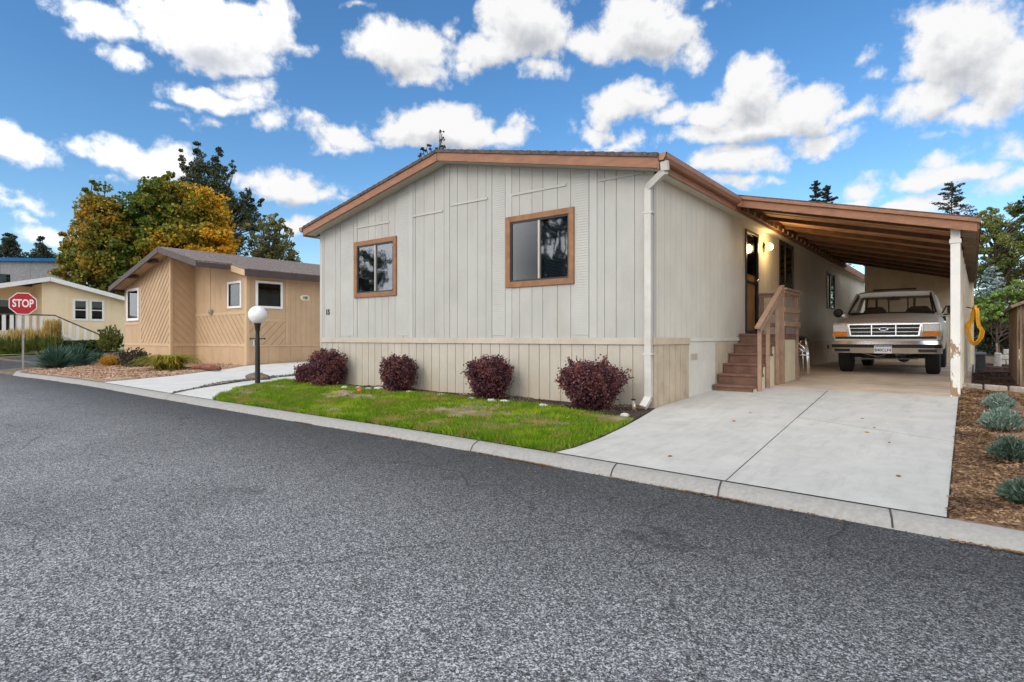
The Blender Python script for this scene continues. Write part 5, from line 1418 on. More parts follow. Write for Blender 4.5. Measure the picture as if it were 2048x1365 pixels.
# ------------------------------------------------------------------ plants
def rock(name, c, r, mtl, label, group=None, seed=1, cat='rock'):
    bm = bmesh.new(); bmesh.ops.create_icosphere(bm, subdivisions=3, radius=1)
    rr = random.Random(seed); ph = [rr.uniform(0, 6) for _ in range(6)]
    for v in bm.verts:
        p = v.co.copy()
        k = 1 + .16*math.sin(2.3*p.x+ph[0]) + .14*math.sin(2.9*p.y+ph[1]) + .10*math.sin(4*p.z+ph[2]) + .06*math.sin(7*p.x+5*p.y+ph[3])
        v.co = Vector((p.x*r[0], p.y*r[1], p.z*r[2])) * k
    me = bpy.data.meshes.new(name); bm.to_mesh(me); bm.free(); me.materials.append(mtl)
    me.polygons.foreach_set('use_smooth', [True]*len(me.polygons))
    o = bpy.data.objects.new(name, me); COL.objects.link(o); o.location = c; o.rotation_euler.z = rr.uniform(0, 6) if r[0] == r[1] else 0
    return tag(o, label, cat, group)

M['barberry'] = leaf_mat('purple_leaf', [(.032, .015, .02), (.085, .033, .042), (.15, .05, .055), (.23, .085, .06)], .2, 5, .5)
def round_shrub(name, c, rx, ry, h, n, label, group, r, mtl=None, ls=.035, narrow=.45, cat='shrub', stems=12):
    t_ = thing(name, c, label, cat, group)
    mtl = mtl or M['barberry']
    # twig ends first: leaves sit in sprays about them so that the outline is broken
    k = n // 14
    u = unit(r.normal(size=(k, 3))); rad = r.uniform(.35, 1.0, (k, 1)) ** .5
    u[:, 2] = u[:, 2] * .5
    p = np.zeros((k, 3)); zz = (u * rad)[:, 2:3] + .5
    zz = np.clip(zz, .03 if narrow > .6 else .10, 1.0)
    w = narrow + (1 - narrow) * np.sin(np.clip(zz * 1.25, 0, 1) * np.pi / 2)
    cap = np.sqrt(np.clip(1 - ((zz - .55) / .46).clip(0, 1) ** 2.2, 0.03, 1))
    ang = r.uniform(0, 2*np.pi, (k, 1)); rr_ = np.sqrt(r.uniform(.12, 1.0, (k, 1))) * (1 + .035 * r.normal(size=(k, 1)))
    p = np.hstack([rx * w * cap * rr_ * np.cos(ang), ry * w * cap * rr_ * np.sin(ang), h * zz * (1 + .025 * r.normal(size=(k, 1)))])
    cen = np.repeat(p, 14, axis=0) + r.normal(size=(k*14, 3)) * ls * np.array([1.0, 1.0, 1.1])
    cen[:, 2] = np.maximum(cen[:, 2], .02)
    twigs = []
    for i in range(int(n / 700) if 'barberry' in name else 0):       # stray shoots past the clipped outline
        e = p[np.argmax(p @ unit(r.normal(size=3) + np.array([0, 0, .55])))]; d_ = unit(e - np.array([0, 0, h * .35]) + r.normal(size=3) * .08); l_ = r.uniform(.05, .13)
        twigs.append((e, e + d_ * l_)); f_ = r.uniform(0, 1, (16, 1)); cen = np.concatenate([cen, e + d_ * l_ * f_ + r.normal(size=(16, 3)) * .012])
    q = leaf_quads(cen + np.array(c), unit(r.normal(size=cen.shape) + np.array([0, 0, .5])), r.uniform(.7, 1.3, len(cen)) * ls, .7, r)
    np_mesh('foliage', q, 4, mtl, t_)
    m = MB()
    for i in range(stems):
        e = p[r.integers(0, k)] * np.array([.85, .85, .9])
        m.tube([Vector(c) + Vector((r.uniform(-.05, .05), r.uniform(-.05, .05), -.03)), Vector(c) + Vector((e[0]*.35, e[1]*.35, e[2]*.5)), Vector(c) + Vector(e)], [.010, .007, .003], 5)
    for e, f_ in twigs: m.tube([Vector(c) + Vector(e), Vector(c) + Vector(f_)], [.004, .002], 4)
    m.build('stem', M['bark'], t_)
    return t_
def onray(px, y):                          # on the line of sight through a column of the picture, at a given depth into the lot
    d = ray(px, HY); return Vector((d[0] / d[1] * y, y, gz(y)))
gB = 'purple barberry shrubs along the front skirting'
for px, y, rx, h, n, lab, nw in ((655, 7.22, .41, .71, 13000, 'round purple barberry shrub at the left corner of the off-white home', .8),
                          (797, 7.20, .315, .62, 11000, 'small neat purple barberry shrub below the smaller left window', .55),
                          (978, 7.18, .365, .65, 13000, 'round purple barberry shrub just left of the larger window', .5),
                          (1181, 7.08, .485, .63, 17000, 'largest purple barberry shrub, spreading, nearest the white downspout', .30)):
    c = onray(px, y); c.z += .03
    round_shrub('barberry_shrub', c, rx, .34, h, n, lab, gB, rng, narrow=nw)
c = onray(612, 7.32); round_shrub('barberry_shrub', c, .24, .22, .40, 4500, 'tiny purple barberry shrub tucked outside the left corner of the home', gB, rng, narrow=.8)
# pale stones in the bed
spots = [(690, 7.05, .09, 'smooth white stone beside the leftmost big barberry'), (716, 7.12, .08, 'white stone, left one of the pair in the bed'), (738, 7.14, .08, 'white stone, right one of the pair in the bed'), (757, 7.28, .12, 'tilted pale stone with a dark side left of the small neat shrub'),
         (818, 7.10, .08, 'flat white stone right of the small neat shrub'), (880, 7.08, .10, 'flat pale stone midway between the two middle shrubs'), (945, 7.04, .07, 'pale stone just left of the third big shrub'), (985, 6.98, .09, 'flat pale stone in front of the third big shrub'), (1012, 7.02, .09, 'pale stone just right of the third big shrub'), (1090, 6.93, .10, 'flat grey-white stone left of the largest shrub'), (1250, 6.80, .07, 'small pale stone right of the largest shrub')]
for i, (px, y, r_, lab) in enumerate(spots):
    c = onray(px, y); c.z += .03
    rock('bed_stone', c, (r_, r_ * .65, r_ * .34), M['white_rock'], lab, 'pale stones edging the bed', i + 3, 'stone')
c = onray(516, 7.35); c.z += .05
rock('boulder', c, (.36, .2, .13), M['brown_rock'], 'long brown boulder on the stone band between the two pale paths', None, 77)
M['orange'] = mat('orange_plastic', (.75, .10, .03), .5)
c = onray(719, 6.75); m = MB(); m.lathe((c.x, c.y, c.z + .05), [(.012, -.04), (.04, -.025), (.05, .0), (.04, .028), (.012, .042)], 14); o = m.build('orange_ball', M['orange'], None, smooth=True); tag(o, 'little orange-red ball lying on the lawn by the bare earth', 'ball')
rock('earth_mound', onray(690, 6.6) - Vector((0, 0, .03)), (.42, .22, .085), mat('sandy_earth', (.30, .22, .13), .95, .3, 22, .8, 50), 'low mound of bare sandy earth on the lawn', None, 21, 'mound')

# lawn grass
def inside(px, py, poly):
    n = len(poly); ins = np.zeros(len(px), bool); j = n - 1
    for i in range(n):
        xi, yi = poly[i]; xj, yj = poly[j]
        c_ = ((yi > py) != (yj > py)) & (px < (xj - xi) * (py - yi) / (yj - yi + 1e-12) + xi)
        ins ^= c_; j = i
    return ins
gzv = np.vectorize(gz)
def blades(poly, dens, h0, h1, bare, name, mtl, seed, label_kind='stuff', lean=.5, wid=.006):
    r = np.random.default_rng(seed)
    P_ = np.array(poly); lo, hi = P_.min(0), P_.max(0)
    n = int((hi - lo).prod() * dens)
    x = r.uniform(lo[0], hi[0], n); y = r.uniform(lo[1], hi[1], n)
    k = inside(x, y, poly); x, y = x[k], y[k]
    keep = np.ones(len(x), bool)
    for bx_, by_, br, st_ in bare:
        d = np.sqrt(((x - bx_) / br) ** 2 + ((y - by_) / (br * .45)) ** 2) + .35 * np.sin(x * 9 + y * 5) * np.cos(y * 11)
        keep &= (r.uniform(0, 1, len(x)) > st_ * np.clip(1.6 - d, 0, 1))
    x, y = x[keep], y[keep]; n = len(x)
    tall = .75 + .35 * np.sin(x * 1.7 + 1.3 * np.sin(y * 2.1)) * np.sin(y * 3.1 + x)
    h = r.uniform(h0, h1, n) * tall
    z = gzv(y) + .012
    a = r.uniform(0, 2*np.pi, n); b = r.uniform(0, 2*np.pi, n)
    tip = np.stack([x + np.cos(a) * h * lean * r.uniform(.2, 1.2, n), y + np.sin(a) * h * lean * r.uniform(.2, 1.2, n), z + h], 1)
    s = np.stack([np.cos(b), np.sin(b), np.zeros(n)], 1) * (wid * r.uniform(.7, 1.4, n))[:, None]
    base = np.stack([x, y, z], 1)
    v = np.stack([base - s, base + s, tip], 1)
    return tag(np_mesh(name, v, 3, mtl), kind='stuff')
M['grass'] = leaf_mat('lawn_blade', [(.34, .27, .08), (.20, .29, .012), (.075, .18, .003), (.13, .29, .005), (.30, .38, .02)], .35, 2.1, .6, gain=1.9)
bare = [(-8.6, 6.3, .75, 1), (-11.1, 5.7, .6, 1), (-11.2, 6.5, .5, .8), (-5.6, 6.0, .65, 1), (-5.8, 6.6, .45, .7), (-9.9, 6.9, .4, .8), (-4.6, 6.3, .4, .6), (-7.2, 6.6, .4, .6), (-4.0, 6.0, .4, .5)]
blades(LAWN, 5200, .035, .085, bare, 'lawn_grass', M['grass'], 5)
edge = [(LAWN[i][0], LAWN[i][1]) for i in range(6)]
strip = [(x, y - .012) for x, y in edge] + [(x, y + .10) for x, y in edge[::-1]]
blades(strip, 9000, .05, .10, [], 'lawn_edge_grass', M['grass'], 6, lean=.9)
M['far_blade'] = leaf_mat('far_grass_blade', [(.12, .17, .02), (.17, .24, .03), (.22, .30, .05)], .3, 1, .6)

# litter: fallen leaves along the kerb, bark chips, gravel
def scatter(name, n, fn, size, cols, seed, flat=.35, wid=.6, lift=.012, rough=.8):
    r = np.random.default_rng(seed)
    c = fn(r, n); n = len(c)
    d = r.normal(size=(n, 3)); d[:, 2] *= flat
    q = leaf_quads(c + np.array([0, 0, lift]), unit(d), r.uniform(.5, 1.4, n) * size, wid, r)
    q[:, :, 2] = c[:, None, 2] + lift + (q[:, :, 2] - c[:, None, 2] - lift) * flat
    return tag(np_mesh(name, q, 4, leaf_mat(name + '_colour', cols, .1, 3, rough)), kind='stuff')
ykv = np.vectorize(yk)
def along_kerb(r, n):
    x = r.choice([0, 1], n, p=[.25, .75]); x = np.where(x == 1, r.uniform(-7.5, .4, n), r.uniform(-22, -7, n))
    k = np.sin(x * 3.1) + .6 * np.sin(x * 7.7 + 1) + r.normal(size=n) * .6 > .0
    x = x[k]; y = ykv(x) - .19 - np.abs(r.normal(size=len(x))) * .018
    return np.stack([x, y, np.zeros(len(x))], 1)
scatter('leaf_litter', 5200, along_kerb, .022, [(.05, .028, .012), (.16, .07, .02), (.26, .12, .03), (.20, .16, .06)], 31)
def on_road(r, n):
    y = 4.2 - np.abs(r.normal(size=n)) * 1.6; x = r.uniform(-14, 1, n)
    return np.stack([x, y, np.zeros(n)], 1)
scatter('road_grit', 130, on_road, .022, [(.30, .29, .27), (.45, .44, .42), (.34, .22, .10)], 33, .3, .5, .008)
def on_poly(poly, dz, extra=None):
    def f(r, n):
        P_ = np.array(poly); lo, hi = P_.min(0), P_.max(0)
        x = r.uniform(lo[0], hi[0], n); y = r.uniform(lo[1], hi[1], n); k = inside(x, y, poly); x, y = x[k], y[k]
        return np.stack([x, y, gzv(y) + dz + .02 * np.sin(x*2.3) * np.cos(y*2.9)], 1)
    return f
MU = [(-.12, 4.50), (1.3, 4.42), (1.6, 12.0), (-.15, 12.0)]
MU2 = [(1.3, 4.42), (5.9, 4.15), (5.9, 11.9), (1.6, 12.0)]
scatter('bark_chips', 34000, on_poly(MU, .012), .045, [(.03, .016, .009), (.11, .06, .03), (.24, .14, .07), (.42, .28, .17)], 35, .55, .35, .012)
scatter('bark_chips', 22000, on_poly(MU2, .012), .055, [(.03, .016, .009), (.11, .06, .03), (.24, .14, .07), (.42, .28, .17)], 45, .55, .35, .012)
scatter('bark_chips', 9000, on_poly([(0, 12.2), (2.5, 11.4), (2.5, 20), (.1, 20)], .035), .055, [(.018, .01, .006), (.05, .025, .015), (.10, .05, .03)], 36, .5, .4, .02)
GR = [(-25.6, 5.9), (-24.2, 5.1), (-22.7, 5.1), (-20.8, 5.2), (-16.85, 5.2), (-16.9, 6.6), (-17.7, 8.2), (-18.6, 9.6), (-22.2, 9.6), (-26.2, 8.6)]
scatter('gravel_stones', 14000, on_poly(GR, .016), .05, [(.20, .11, .07), (.40, .25, .16), (.54, .38, .27), (.60, .50, .42)], 37, .8, .8, .02)
SB = [(-12.45, 5.0), (-12.3, 5.0), (-12.62, 5.4), (-13.0, 6.1), (-13.28, 6.9), (-13.4, 7.7), (-13.4, 14), (-13.75, 14), (-13.75, 7.7), (-13.6, 6.9), (-13.3, 6.1), (-12.8, 5.4)]
scatter('band_pebbles', 9000, on_poly(SB, .012), .045, [(.10, .085, .07), (.20, .17, .14), (.33, .29, .25)], 38, .8, .8, .02)
BED = [(-3.45, 6.75), (-3.5, 7.58), (-12.3, 7.58), (-12.4, 7.42), (-10.3, 7.32), (-8.15, 7.18), (-5.9, 7.07), (-4.1, 6.88)]
scatter('bed_debris', 9000, on_poly(BED, .012), .035, [(.02, .012, .009), (.06, .035, .025), (.14, .09, .06), (.22, .17, .12)], 39, .6, .5, .015)

def on_lawn(r, n):
    x = r.uniform(-10.8, -.4, n); y = r.uniform(4.9, 9.5, n)
    k = inside(x, y, LAWN) | ((x > -2.6) & (r.uniform(0, 1, n) < .22) & (y < 9.4))
    x, y = x[k], y[k]; lawnz = np.where(inside(x, y, LAWN), .05, .012)
    return np.stack([x, y, gzv(y) + lawnz], 1)
scatter('fallen_leaves', 190, on_lawn, .05, [(.14, .06, .02), (.30, .14, .03), (.40, .24, .06)], 44, .5, .7, .006)

# grey-green lavender mounds in the mulch
M['lav'] = leaf_mat('lavender_leaf', [(.06, .10, .075), (.13, .19, .145), (.22, .30, .24), (.32, .40, .34)], .2, 6, .7)
M['lav2'] = leaf_mat('sage_leaf', [(.035, .06, .04), (.075, .12, .085), (.13, .19, .14)], .2, 6, .7)
def tuft(name, c, rx, h, n, mtl, label, group, cat='plant', blade=.10, wid=.09, up=.9, seed=1, stalk=None, par=None):
    """Long narrow leaves springing from a base; the top is uneven."""
    r = np.random.default_rng(seed)
    t_ = thing(name, c, label, cat, group)
    k = max(20, n // 9)
    a = r.uniform(0, 2*np.pi, k); q = np.sqrt(r.uniform(0, 1, k))
    e = np.stack([rx * q * np.cos(a), rx * q * np.sin(a), h * (1 - .55 * q ** 2.2) * r.uniform(.72, 1.08, k)], 1)
    rep = np.repeat(e, 9, axis=0); f = r.uniform(.25, 1.0, (len(rep), 1)) ** .6
    cen = rep * np.hstack([f ** .8, f ** .8, f]) + r.normal(size=rep.shape) * rx * .05
    cen[:, 2] = np.maximum(cen[:, 2], .01)
    d = unit(unit(rep) * .8 + np.array([0, 0, up]) * .5 + r.normal(size=rep.shape) * .45)
    np_mesh('foliage', leaf_quads(cen + np.array(c), d, r.uniform(.6, 1.3, len(cen)) * blade, wid, r), 4, mtl, t_)
    m = MB()
    for i in range(8):
        w_ = e[i]; m.tube([Vector(c) + Vector((0, 0, -.02)), Vector(c) + Vector((w_[0]*.5, w_[1]*.5, w_[2]*.6))], [.006, .003], 5)
    m.build('stem', M['bark'], t_)
    return t_
gL = 'grey-green lavender mounds in the mulch'
for (px, py, rx, h, lab, mt_, sd__) in ((1998, 822, .17, .22, 'small pale lavender mound nearest the edging blocks', M['lav'], 1), (2003, 864, .19, .25, 'pale lavender mound with one tall sprig, second from the edging blocks', M['lav'], 2), (2026, 925, .17, .20, 'grey-green lavender mound, third from the edging blocks', M['lav2'], 3), (2052, 1010, .15, .16, 'dark grey-green lavender mound nearest the kerb', M['lav2'], 4)):
    c = at(px, py); tuft('lavender', c, rx, h, 3400, mt_, lab, gL, 'shrub', .05, .22, .7, sd__)

# left corner plants
M['yucca'] = leaf_mat('yucca_blade', [(0.028, 0.07, 0.049), (0.063, 0.126, 0.091), (0.126, 0.21, 0.168)], .15, 2, .5)
def spikes(name, c, ln, n, mtl, label, group, wid=.05, seed=1, flat=.1, cat='plant'):
    r = np.random.default_rng(seed); t_ = thing(name, c, label, cat, group)
    a = r.uniform(0, 2*np.pi, n); el_ = r.uniform(flat, 1.45, n)
    d = np.stack([np.cos(a)*np.cos(el_), np.sin(a)*np.cos(el_), np.sin(el_)], 1)
    L_ = ln * r.uniform(.7, 1.1, n)[:, None]
    s = unit(np.cross(d, np.array([0, 0, 1.0]) + r.normal(size=(n, 3)) * .3)) * wid * .5
    b = np.array(c) + d * .05; mid = np.array(c) + d * L_ * .55 + np.array([0, 0, .02]); tip = np.array(c) + d * L_ + np.array([0, 0, -.04]) * ln
    v = np.stack([b - s * .7, b + s * .7, mid + s, mid - s], 1); v2 = np.stack([mid - s, mid + s, tip + s * .05, tip - s * .05], 1)
    np_mesh('foliage', np.concatenate([v, v2]), 4, mtl, t_)
    m = MB(); m.lathe(c, [(.07, -.03), (.06, .05), (.02, .14)], 8); m.build('stem', M['bark'], t_)
    return t_
gY = 'yuccas on the gravel corner'
for px, py, ln, n, lab, sd__ in ((112, 738, .88, 380, 'spiky blue-green yucca nearest the stop sign', 1), (150, 733, .85, 460, 'broad blue-green yucca in the middle of its clump', 2), (195, 727, .5, 160, 'smaller yucca nearest the tan house', 3)):
    spikes('yucca', at(px, py), ln, n, M['yucca'], lab, gY, .05, sd__)
M['gold'] = leaf_mat('golden_blade', [(.25, .12, .015), (.45, .23, .02), (.55, .33, .04)], .3, 3, .6)
tuft('golden_grass', at(222, 733), .38, .38, 1500, M['gold'], 'orange-gold tuft of grass on the gravel beside the tan house', None, 'plant', .2, .08, .8, 12)
M['darkshrub'] = leaf_mat('dark_shrub_leaf', [(0.017, 0.017, 0.011), (0.042, 0.039, 0.025), (0.084, 0.07, 0.042)], .15, 4, .5)
c = at(268, 735); round_shrub('dark_shrub', c, .55, .4, .56, 2600, 'low dark shrub against the tan house bay', None, rng, M['darkshrub'], .07, .85)
M['day'] = leaf_mat('daylily_blade', [(.10, .13, .015), (.22, .23, .03), (.42, .30, .03), (.16, .20, .03)], .3, 2.5, .6)
def arching(name, c, ln, n, mtl, label, seed, wid=.035, group=None, cat='plant'):
    r = np.random.default_rng(seed); t_ = thing(name, c, label, cat, group)
    a = r.uniform(0, 2*np.pi, n); q = r.uniform(.4, 1.0, n); L_ = ln * q; h = ln * r.uniform(.35, .75, n)
    o = np.stack([r.normal(size=n)*.16, r.normal(size=n)*.12, np.zeros(n)], 1)
    dx = np.stack([np.cos(a), np.sin(a), np.zeros(n)], 1); s = np.stack([-np.sin(a), np.cos(a), np.zeros(n)], 1) * wid * .5
    qs = []; prev = None
    for k in range(6):
        t_k = k / 5; p = np.array(c) + o + dx * (L_ * t_k ** 1.2)[:, None] + np.array([0, 0, 1.0]) * (h * (1.9 * t_k - 1.6 * t_k ** 2))[:, None]
        w = s * (1 - t_k ** 2 * .9)
        if prev is not None: qs.append(np.stack([prev[0] - prev[1], prev[0] + prev[1], p + w, p - w], 1))
        prev = (p, w)
    np_mesh('foliage', np.concatenate(qs), 4, mtl, t_)
    m = MB(); m.lathe(c, [(.09, -.03), (.05, .06)], 8); m.build('stem', M['bark'], t_)
    return t_
arching('daylily', at(338, 741), 1.15, 520, M['day'], 'arching yellow-green daylily clump at the bay of the tan house', 3, .045)
c = at(408, 743)
m = MB(); m.tube([c + Vector((-.55, -.1, .09)), c + Vector((-.2, 0, .13)), c + Vector((.3, .05, .12)), c + Vector((.75, .1, .10))], [.04, .075, .09, .06], 10)
tag(m.build('log', mat('reddish_log', (.20, .075, .05), .9, .3, 8, .8, 20), None, smooth=True), 'short reddish log lying at the foot of the tan skirting', 'log')
M['wild'] = leaf_mat('wild_leaf', [(.06, .08, .015), (.14, .15, .03), (.24, .19, .05)], .3, 2, .6)
c = far(222, 712, 30); c.z = gz(c.y)
tuft('wild_sunflower', c, .62, 1.5, 1500, M['wild'], 'tall straggly yellowing plant behind the gravel corner by the tan house', None, 'plant', .16, .5, .6, 15)
# grasses and low hedge before the cream house
M['reed'] = leaf_mat('reed_blade', [(0.048, 0.08, 0.016), (0.112, 0.144, 0.029), (0.208, 0.224, 0.048)], .3, 1.5, .6)
M['plume'] = leaf_mat('straw_plume', [(.30, .20, .05), (.48, .34, .10), (.55, .42, .16)], .3, 3, .7)
gG = 'feathery grasses before the cream house'
for px, h, rx, lab, sd__, pl in ((-14, 1.0, .7, 'feathery grass clump cut by the left picture edge', 19, 1), (14, 1.05, .75, 'feathery grass clump left of the stop sign', 20, 0), (40, 1.1, .75, 'feathery grass clump directly behind the stop sign', 21, 1), (68, 1.1, .7, 'feathery grass clump just right of the stop sign', 22, 1), (104, 1.3, .62, 'tallest feathery grass clump with thick straw plumes, by the far stair', 23, 2)):
    c = far(px, 700, 34.2); c.z = gz(c.y) + .0
    g_ = tuft('feather_grass', c, rx, h, 2200, M['reed'], lab, gG, 'grass clump', .45, .05, 1.2, sd__)
    r = np.random.default_rng(sd__ + 50); n = (70, 200, 800)[pl]
    a = r.uniform(0, 2*np.pi, n); q = np.sqrt(r.uniform(0, 1, n)) * rx * .75
    cen = np.stack([q*np.cos(a), q*np.sin(a), h * r.uniform(.75, (1.22, 1.25, 1.42)[pl], n)], 1) + np.array(c)
    np_mesh('plume', leaf_quads(cen, unit(np.array([0, 0, 1.0]) + r.normal(size=(n, 3))*.16), r.uniform(.3, .6, n), .09, r), 4, M['plume'], g_)
M['hedge'] = leaf_mat('hedge_leaf', [(0.017, 0.035, 0.011), (0.042, 0.07, 0.02), (0.084, 0.112, 0.028)], .2, 2, .6)
r = np.random.default_rng(9); hd = thing('hedge', far(165, 700, 35), 'low clipped dark hedge at the foot of the far stair', 'hedge')
n = 6000; f_ = r.uniform(0, 1, n); pts_ = np.array([far(122, 700, 34.6)[:2], far(208, 700, 36.0)[:2]]); 
cen = np.zeros((n, 3)); cen[:, :2] = pts_[0] + (pts_[1] - pts_[0]) * f_[:, None] + r.normal(size=(n, 2)) * .25; cen[:, 2] = gzv(cen[:, 1]) + r.uniform(0, 1, n) ** .6 * (.62 + .1 * np.sin(f_ * 25))
np_mesh('foliage', leaf_quads(cen, unit(r.normal(size=(n, 3))), r.uniform(.07, .16, n), .7, r), 4, M['hedge'], hd)
m = MB()
for i in range(6):
    q = pts_[0] + (pts_[1] - pts_[0]) * (i + .5) / 6; m.tube([(q[0], q[1], gz(q[1]) - .05), (q[0], q[1], gz(q[1]) + .4)], .03, 5)
m.build('stem', M['bark'], hd)

# ------------------------------------------------------------------ trees
def limbs(m, base, top, r0, ends, r, sag=.1, n=6, r1=.03):
    """trunk from base to top with a limb out to every end"""
    base, top = Vector(base), Vector(top)
    pts = [base + (top - base) * k / 5 + Vector((r.uniform(-1, 1), r.uniform(-1, 1), 0)) * r0 * .5 * (0 < k < 5) for k in range(6)]
    m.tube(pts, [r0 * (1 - .12 * k) for k in range(6)], 8)
    for e in ends:
        e = Vector(e); t_ = min(1, max(.3, (e.z - base.z) / max(.1, top.z - base.z) - .25))
        s = base + (top - base) * t_; mid = (s + e) / 2 + Vector((r.uniform(-.2, .2), r.uniform(-.2, .2), r.uniform(0, .3))) * (e - s).length * .4
        m.tube([s, mid, e], [r0 * .38, r0 * .22, r1], 5, caps=False)
def broadleaf(name, base, lobes, nl, ls, mtl, label, group=None, seed=1, trunk_h=.5, tr=.25, sub=34, spread=.20, wid=.75, cat='tree'):
    """lobes: (x, y, z, rx, ry, rz) about the base; leaves hang in sprays round sub-branches, so gaps stay open"""
    r = np.random.default_rng(seed); rr = random.Random(seed); t_ = thing(name, base, label, cat, group)
    base = Vector(base); cs = []; ends = []
    vol = np.array([l[3]*l[4]*l[5] for l in lobes]) ** .67; vol = vol / vol.sum()
    for l, w in zip(lobes, vol):
        k = max(6, int(sub * len(lobes) * w))
        u = unit(r.normal(size=(k, 3))); q = r.uniform(.30, 1.0, (k, 1)) ** .5
        p = np.array(base) + np.array(l[:3]) + u * q * np.array(l[3:])
        sz = np.array(l[3:]).mean()
        per = max(5, int(nl * w / k))
        rad = sz * spread * r.uniform(.6, 1.35, (k, 1))
        c = np.repeat(p, per, axis=0) + unit(r.normal(size=(k*per, 3))) * (np.repeat(rad, per, axis=0) * r.uniform(.2, 1.0, (k*per, 1)) ** .5) * np.array([1.15, 1.15, .75])
        cs.append(c); ends += [tuple(base + Vector(l[:3]))] + [tuple(x) for x in p[:: 3]]
    c = np.concatenate(cs)
    d = unit(r.normal(size=c.shape) + np.array([0, 0, -.25]))
    np_mesh('crown', leaf_quads(c, d, r.uniform(.65, 1.3, len(c)) * ls, wid, r), 4, mtl, t_)
    m = MB(); zt_ = max(l[2] for l in lobes)
    limbs(m, base - Vector((0, 0, .2)), base + Vector((lobes[0][0]*.3, lobes[0][1]*.3, zt_ * trunk_h)), tr, ends, rr)
    m.build('trunk', M['bark'], t_)
    return t_
def conifer(name, base, h, w, n, ls, mtl, label, group=None, seed=1, tr=.16, first=.12, levels=26, droop=.15, ragged=.3, wid=.35, cat='tree', point=.9):
    r = np.random.default_rng(seed); t_ = thing(name, base, label, cat, group); base = Vector(base)
    m = MB(); m.tube([base - Vector((0, 0, .2)), base + Vector((0, 0, h*.5)), base + Vector((0, 0, h))], [tr, tr*.6, .02], 7)
    cs = []; ds_ = []
    for k in range(levels):
        f = first + (1 - first) * k / levels; ln = w * (1 - f ** point) ** .8 * .5 + .06 * w
        for b in range(int(4 + 3 * (1 - f))):
            if r.uniform() < ragged * .4: continue
            a = r.uniform(0, 2*np.pi); L_ = ln * r.uniform(1 - ragged, 1.1)
            s = np.array(base) + np.array([0, 0, h * (f + r.uniform(-.02, .02))]); dv = np.array([np.cos(a), np.sin(a), .25 - droop])
            e = s + dv * L_
            m.tube([Vector(s), Vector((s + e) / 2 + np.array([0, 0, .05 * L_])), Vector(e)], [tr*.22, tr*.14, .012], 4, caps=False)
            q = max(4, int(n / levels / 5 * (.4 + L_ / ln)))
            t_q = r.uniform(.15, 1.0, (q, 1)) ** .7
            cs.append(s + (e - s) * t_q + r.normal(size=(q, 3)) * L_ * np.array([.10, .10, .07]) * (1.2 - .6 * t_q)); ds_.append(np.repeat(unit(dv)[None], q, 0))
    q = max(8, n // 60); cs.append(np.array(base) + np.array([0, 0, h]) - np.array([0, 0, 1]) * r.uniform(0, h*.08, (q, 1)) + r.normal(size=(q, 3)) * .04 * w * .3); ds_.append(np.repeat(np.array([[0, 0, 1.0]]), q, 0))
    c = np.concatenate(cs); d = unit(np.concatenate(ds_) + r.normal(size=c.shape) * .8)
    np_mesh('crown', leaf_quads(c, d, r.uniform(.6, 1.3, len(c)) * ls, wid, r), 4, mtl, t_)
    m.build('trunk', M['bark'], t_)
    return t_
def base_at(px, dep):
    p = far(px, HY, dep); p.z = gz(p.y); return p
def lobes_at(base, dep, spec, depth=.8):
    """spec: (px, py, rx, ry) of each bough mass as surveyed, turned into metres about the trunk base"""
    out = []
    for i, (px, py, rx, ry) in enumerate(spec):
        c = far(px, py, dep) - base; s = dep / F_PX
        k = math.sin(i * 2.4) * rx * s * .5
        out.append((c.x + ST * k * -1, c.y + CT * k, c.z, rx*s, rx*s*depth, ry*s))
    return out
rightv = (CT, ST, 0)
def axis_of(px, dep, gain): 
    p = far(px, HY, dep); return (rightv, p.x*CT + p.y*ST, gain)
M['maple_l'] = leaf_mat('turning_maple_leaf', [(0.065, 0.111, 0.016), (0.13, 0.169, 0.023), (0.221, 0.208, 0.029), (0.364, 0.221, 0.029), (0.546, 0.26, 0.026)], .3, .35, .55)
M['maple_r'] = leaf_mat('golden_maple_leaf', [(0.062, 0.106, 0.015), (0.119, 0.175, 0.022), (0.188, 0.206, 0.027), (0.375, 0.269, 0.031), (0.65, 0.35, 0.025), (0.68, 0.375, 0.022)], .3, .30, .55, axis=axis_of(375, 48, .09))
b = base_at(190, 46)
broadleaf('maple', b, lobes_at(b, 46, [(200, 430, 46, 58), (160, 505, 46, 60), (215, 500, 50, 66), (175, 455, 40, 50), (235, 445, 28, 44), (165, 575, 36, 60), (225, 570, 62, 62), (190, 385, 16, 24), (245, 500, 34, 60), (135, 470, 16, 18), (150, 540, 30, 50)]), 32000, .25, M['maple_l'], 'green and rust autumn maple, the smaller left one beside the blue-roofed house', 'maples behind the tan house', 41, sub=40, spread=.27)
b = base_at(350, 48)
broadleaf('maple', b, lobes_at(b, 48, [(320, 395, 58, 42), (365, 420, 75, 52), (300, 455, 55, 65), (395, 470, 62, 65), (345, 500, 80, 65), (430, 500, 42, 52), (455, 525, 26, 36), (300, 540, 70, 50), (400, 400, 45, 34), (330, 365, 32, 18), (425, 555, 52, 40), (280, 410, 30, 40), (270, 480, 40, 60), (260, 540, 50, 50), (350, 450, 90, 80)]), 58000, .26, M['maple_r'], 'large autumn maple turning bright gold on its right side behind the tan house', 'maples behind the tan house', 42, sub=44, spread=.27)
M['poplar'] = leaf_mat('dark_poplar_leaf', [(0.027, 0.04, 0.022), (0.062, 0.081, 0.04), (0.112, 0.13, 0.068)], .2, .5, .6)
b = base_at(425, 62)
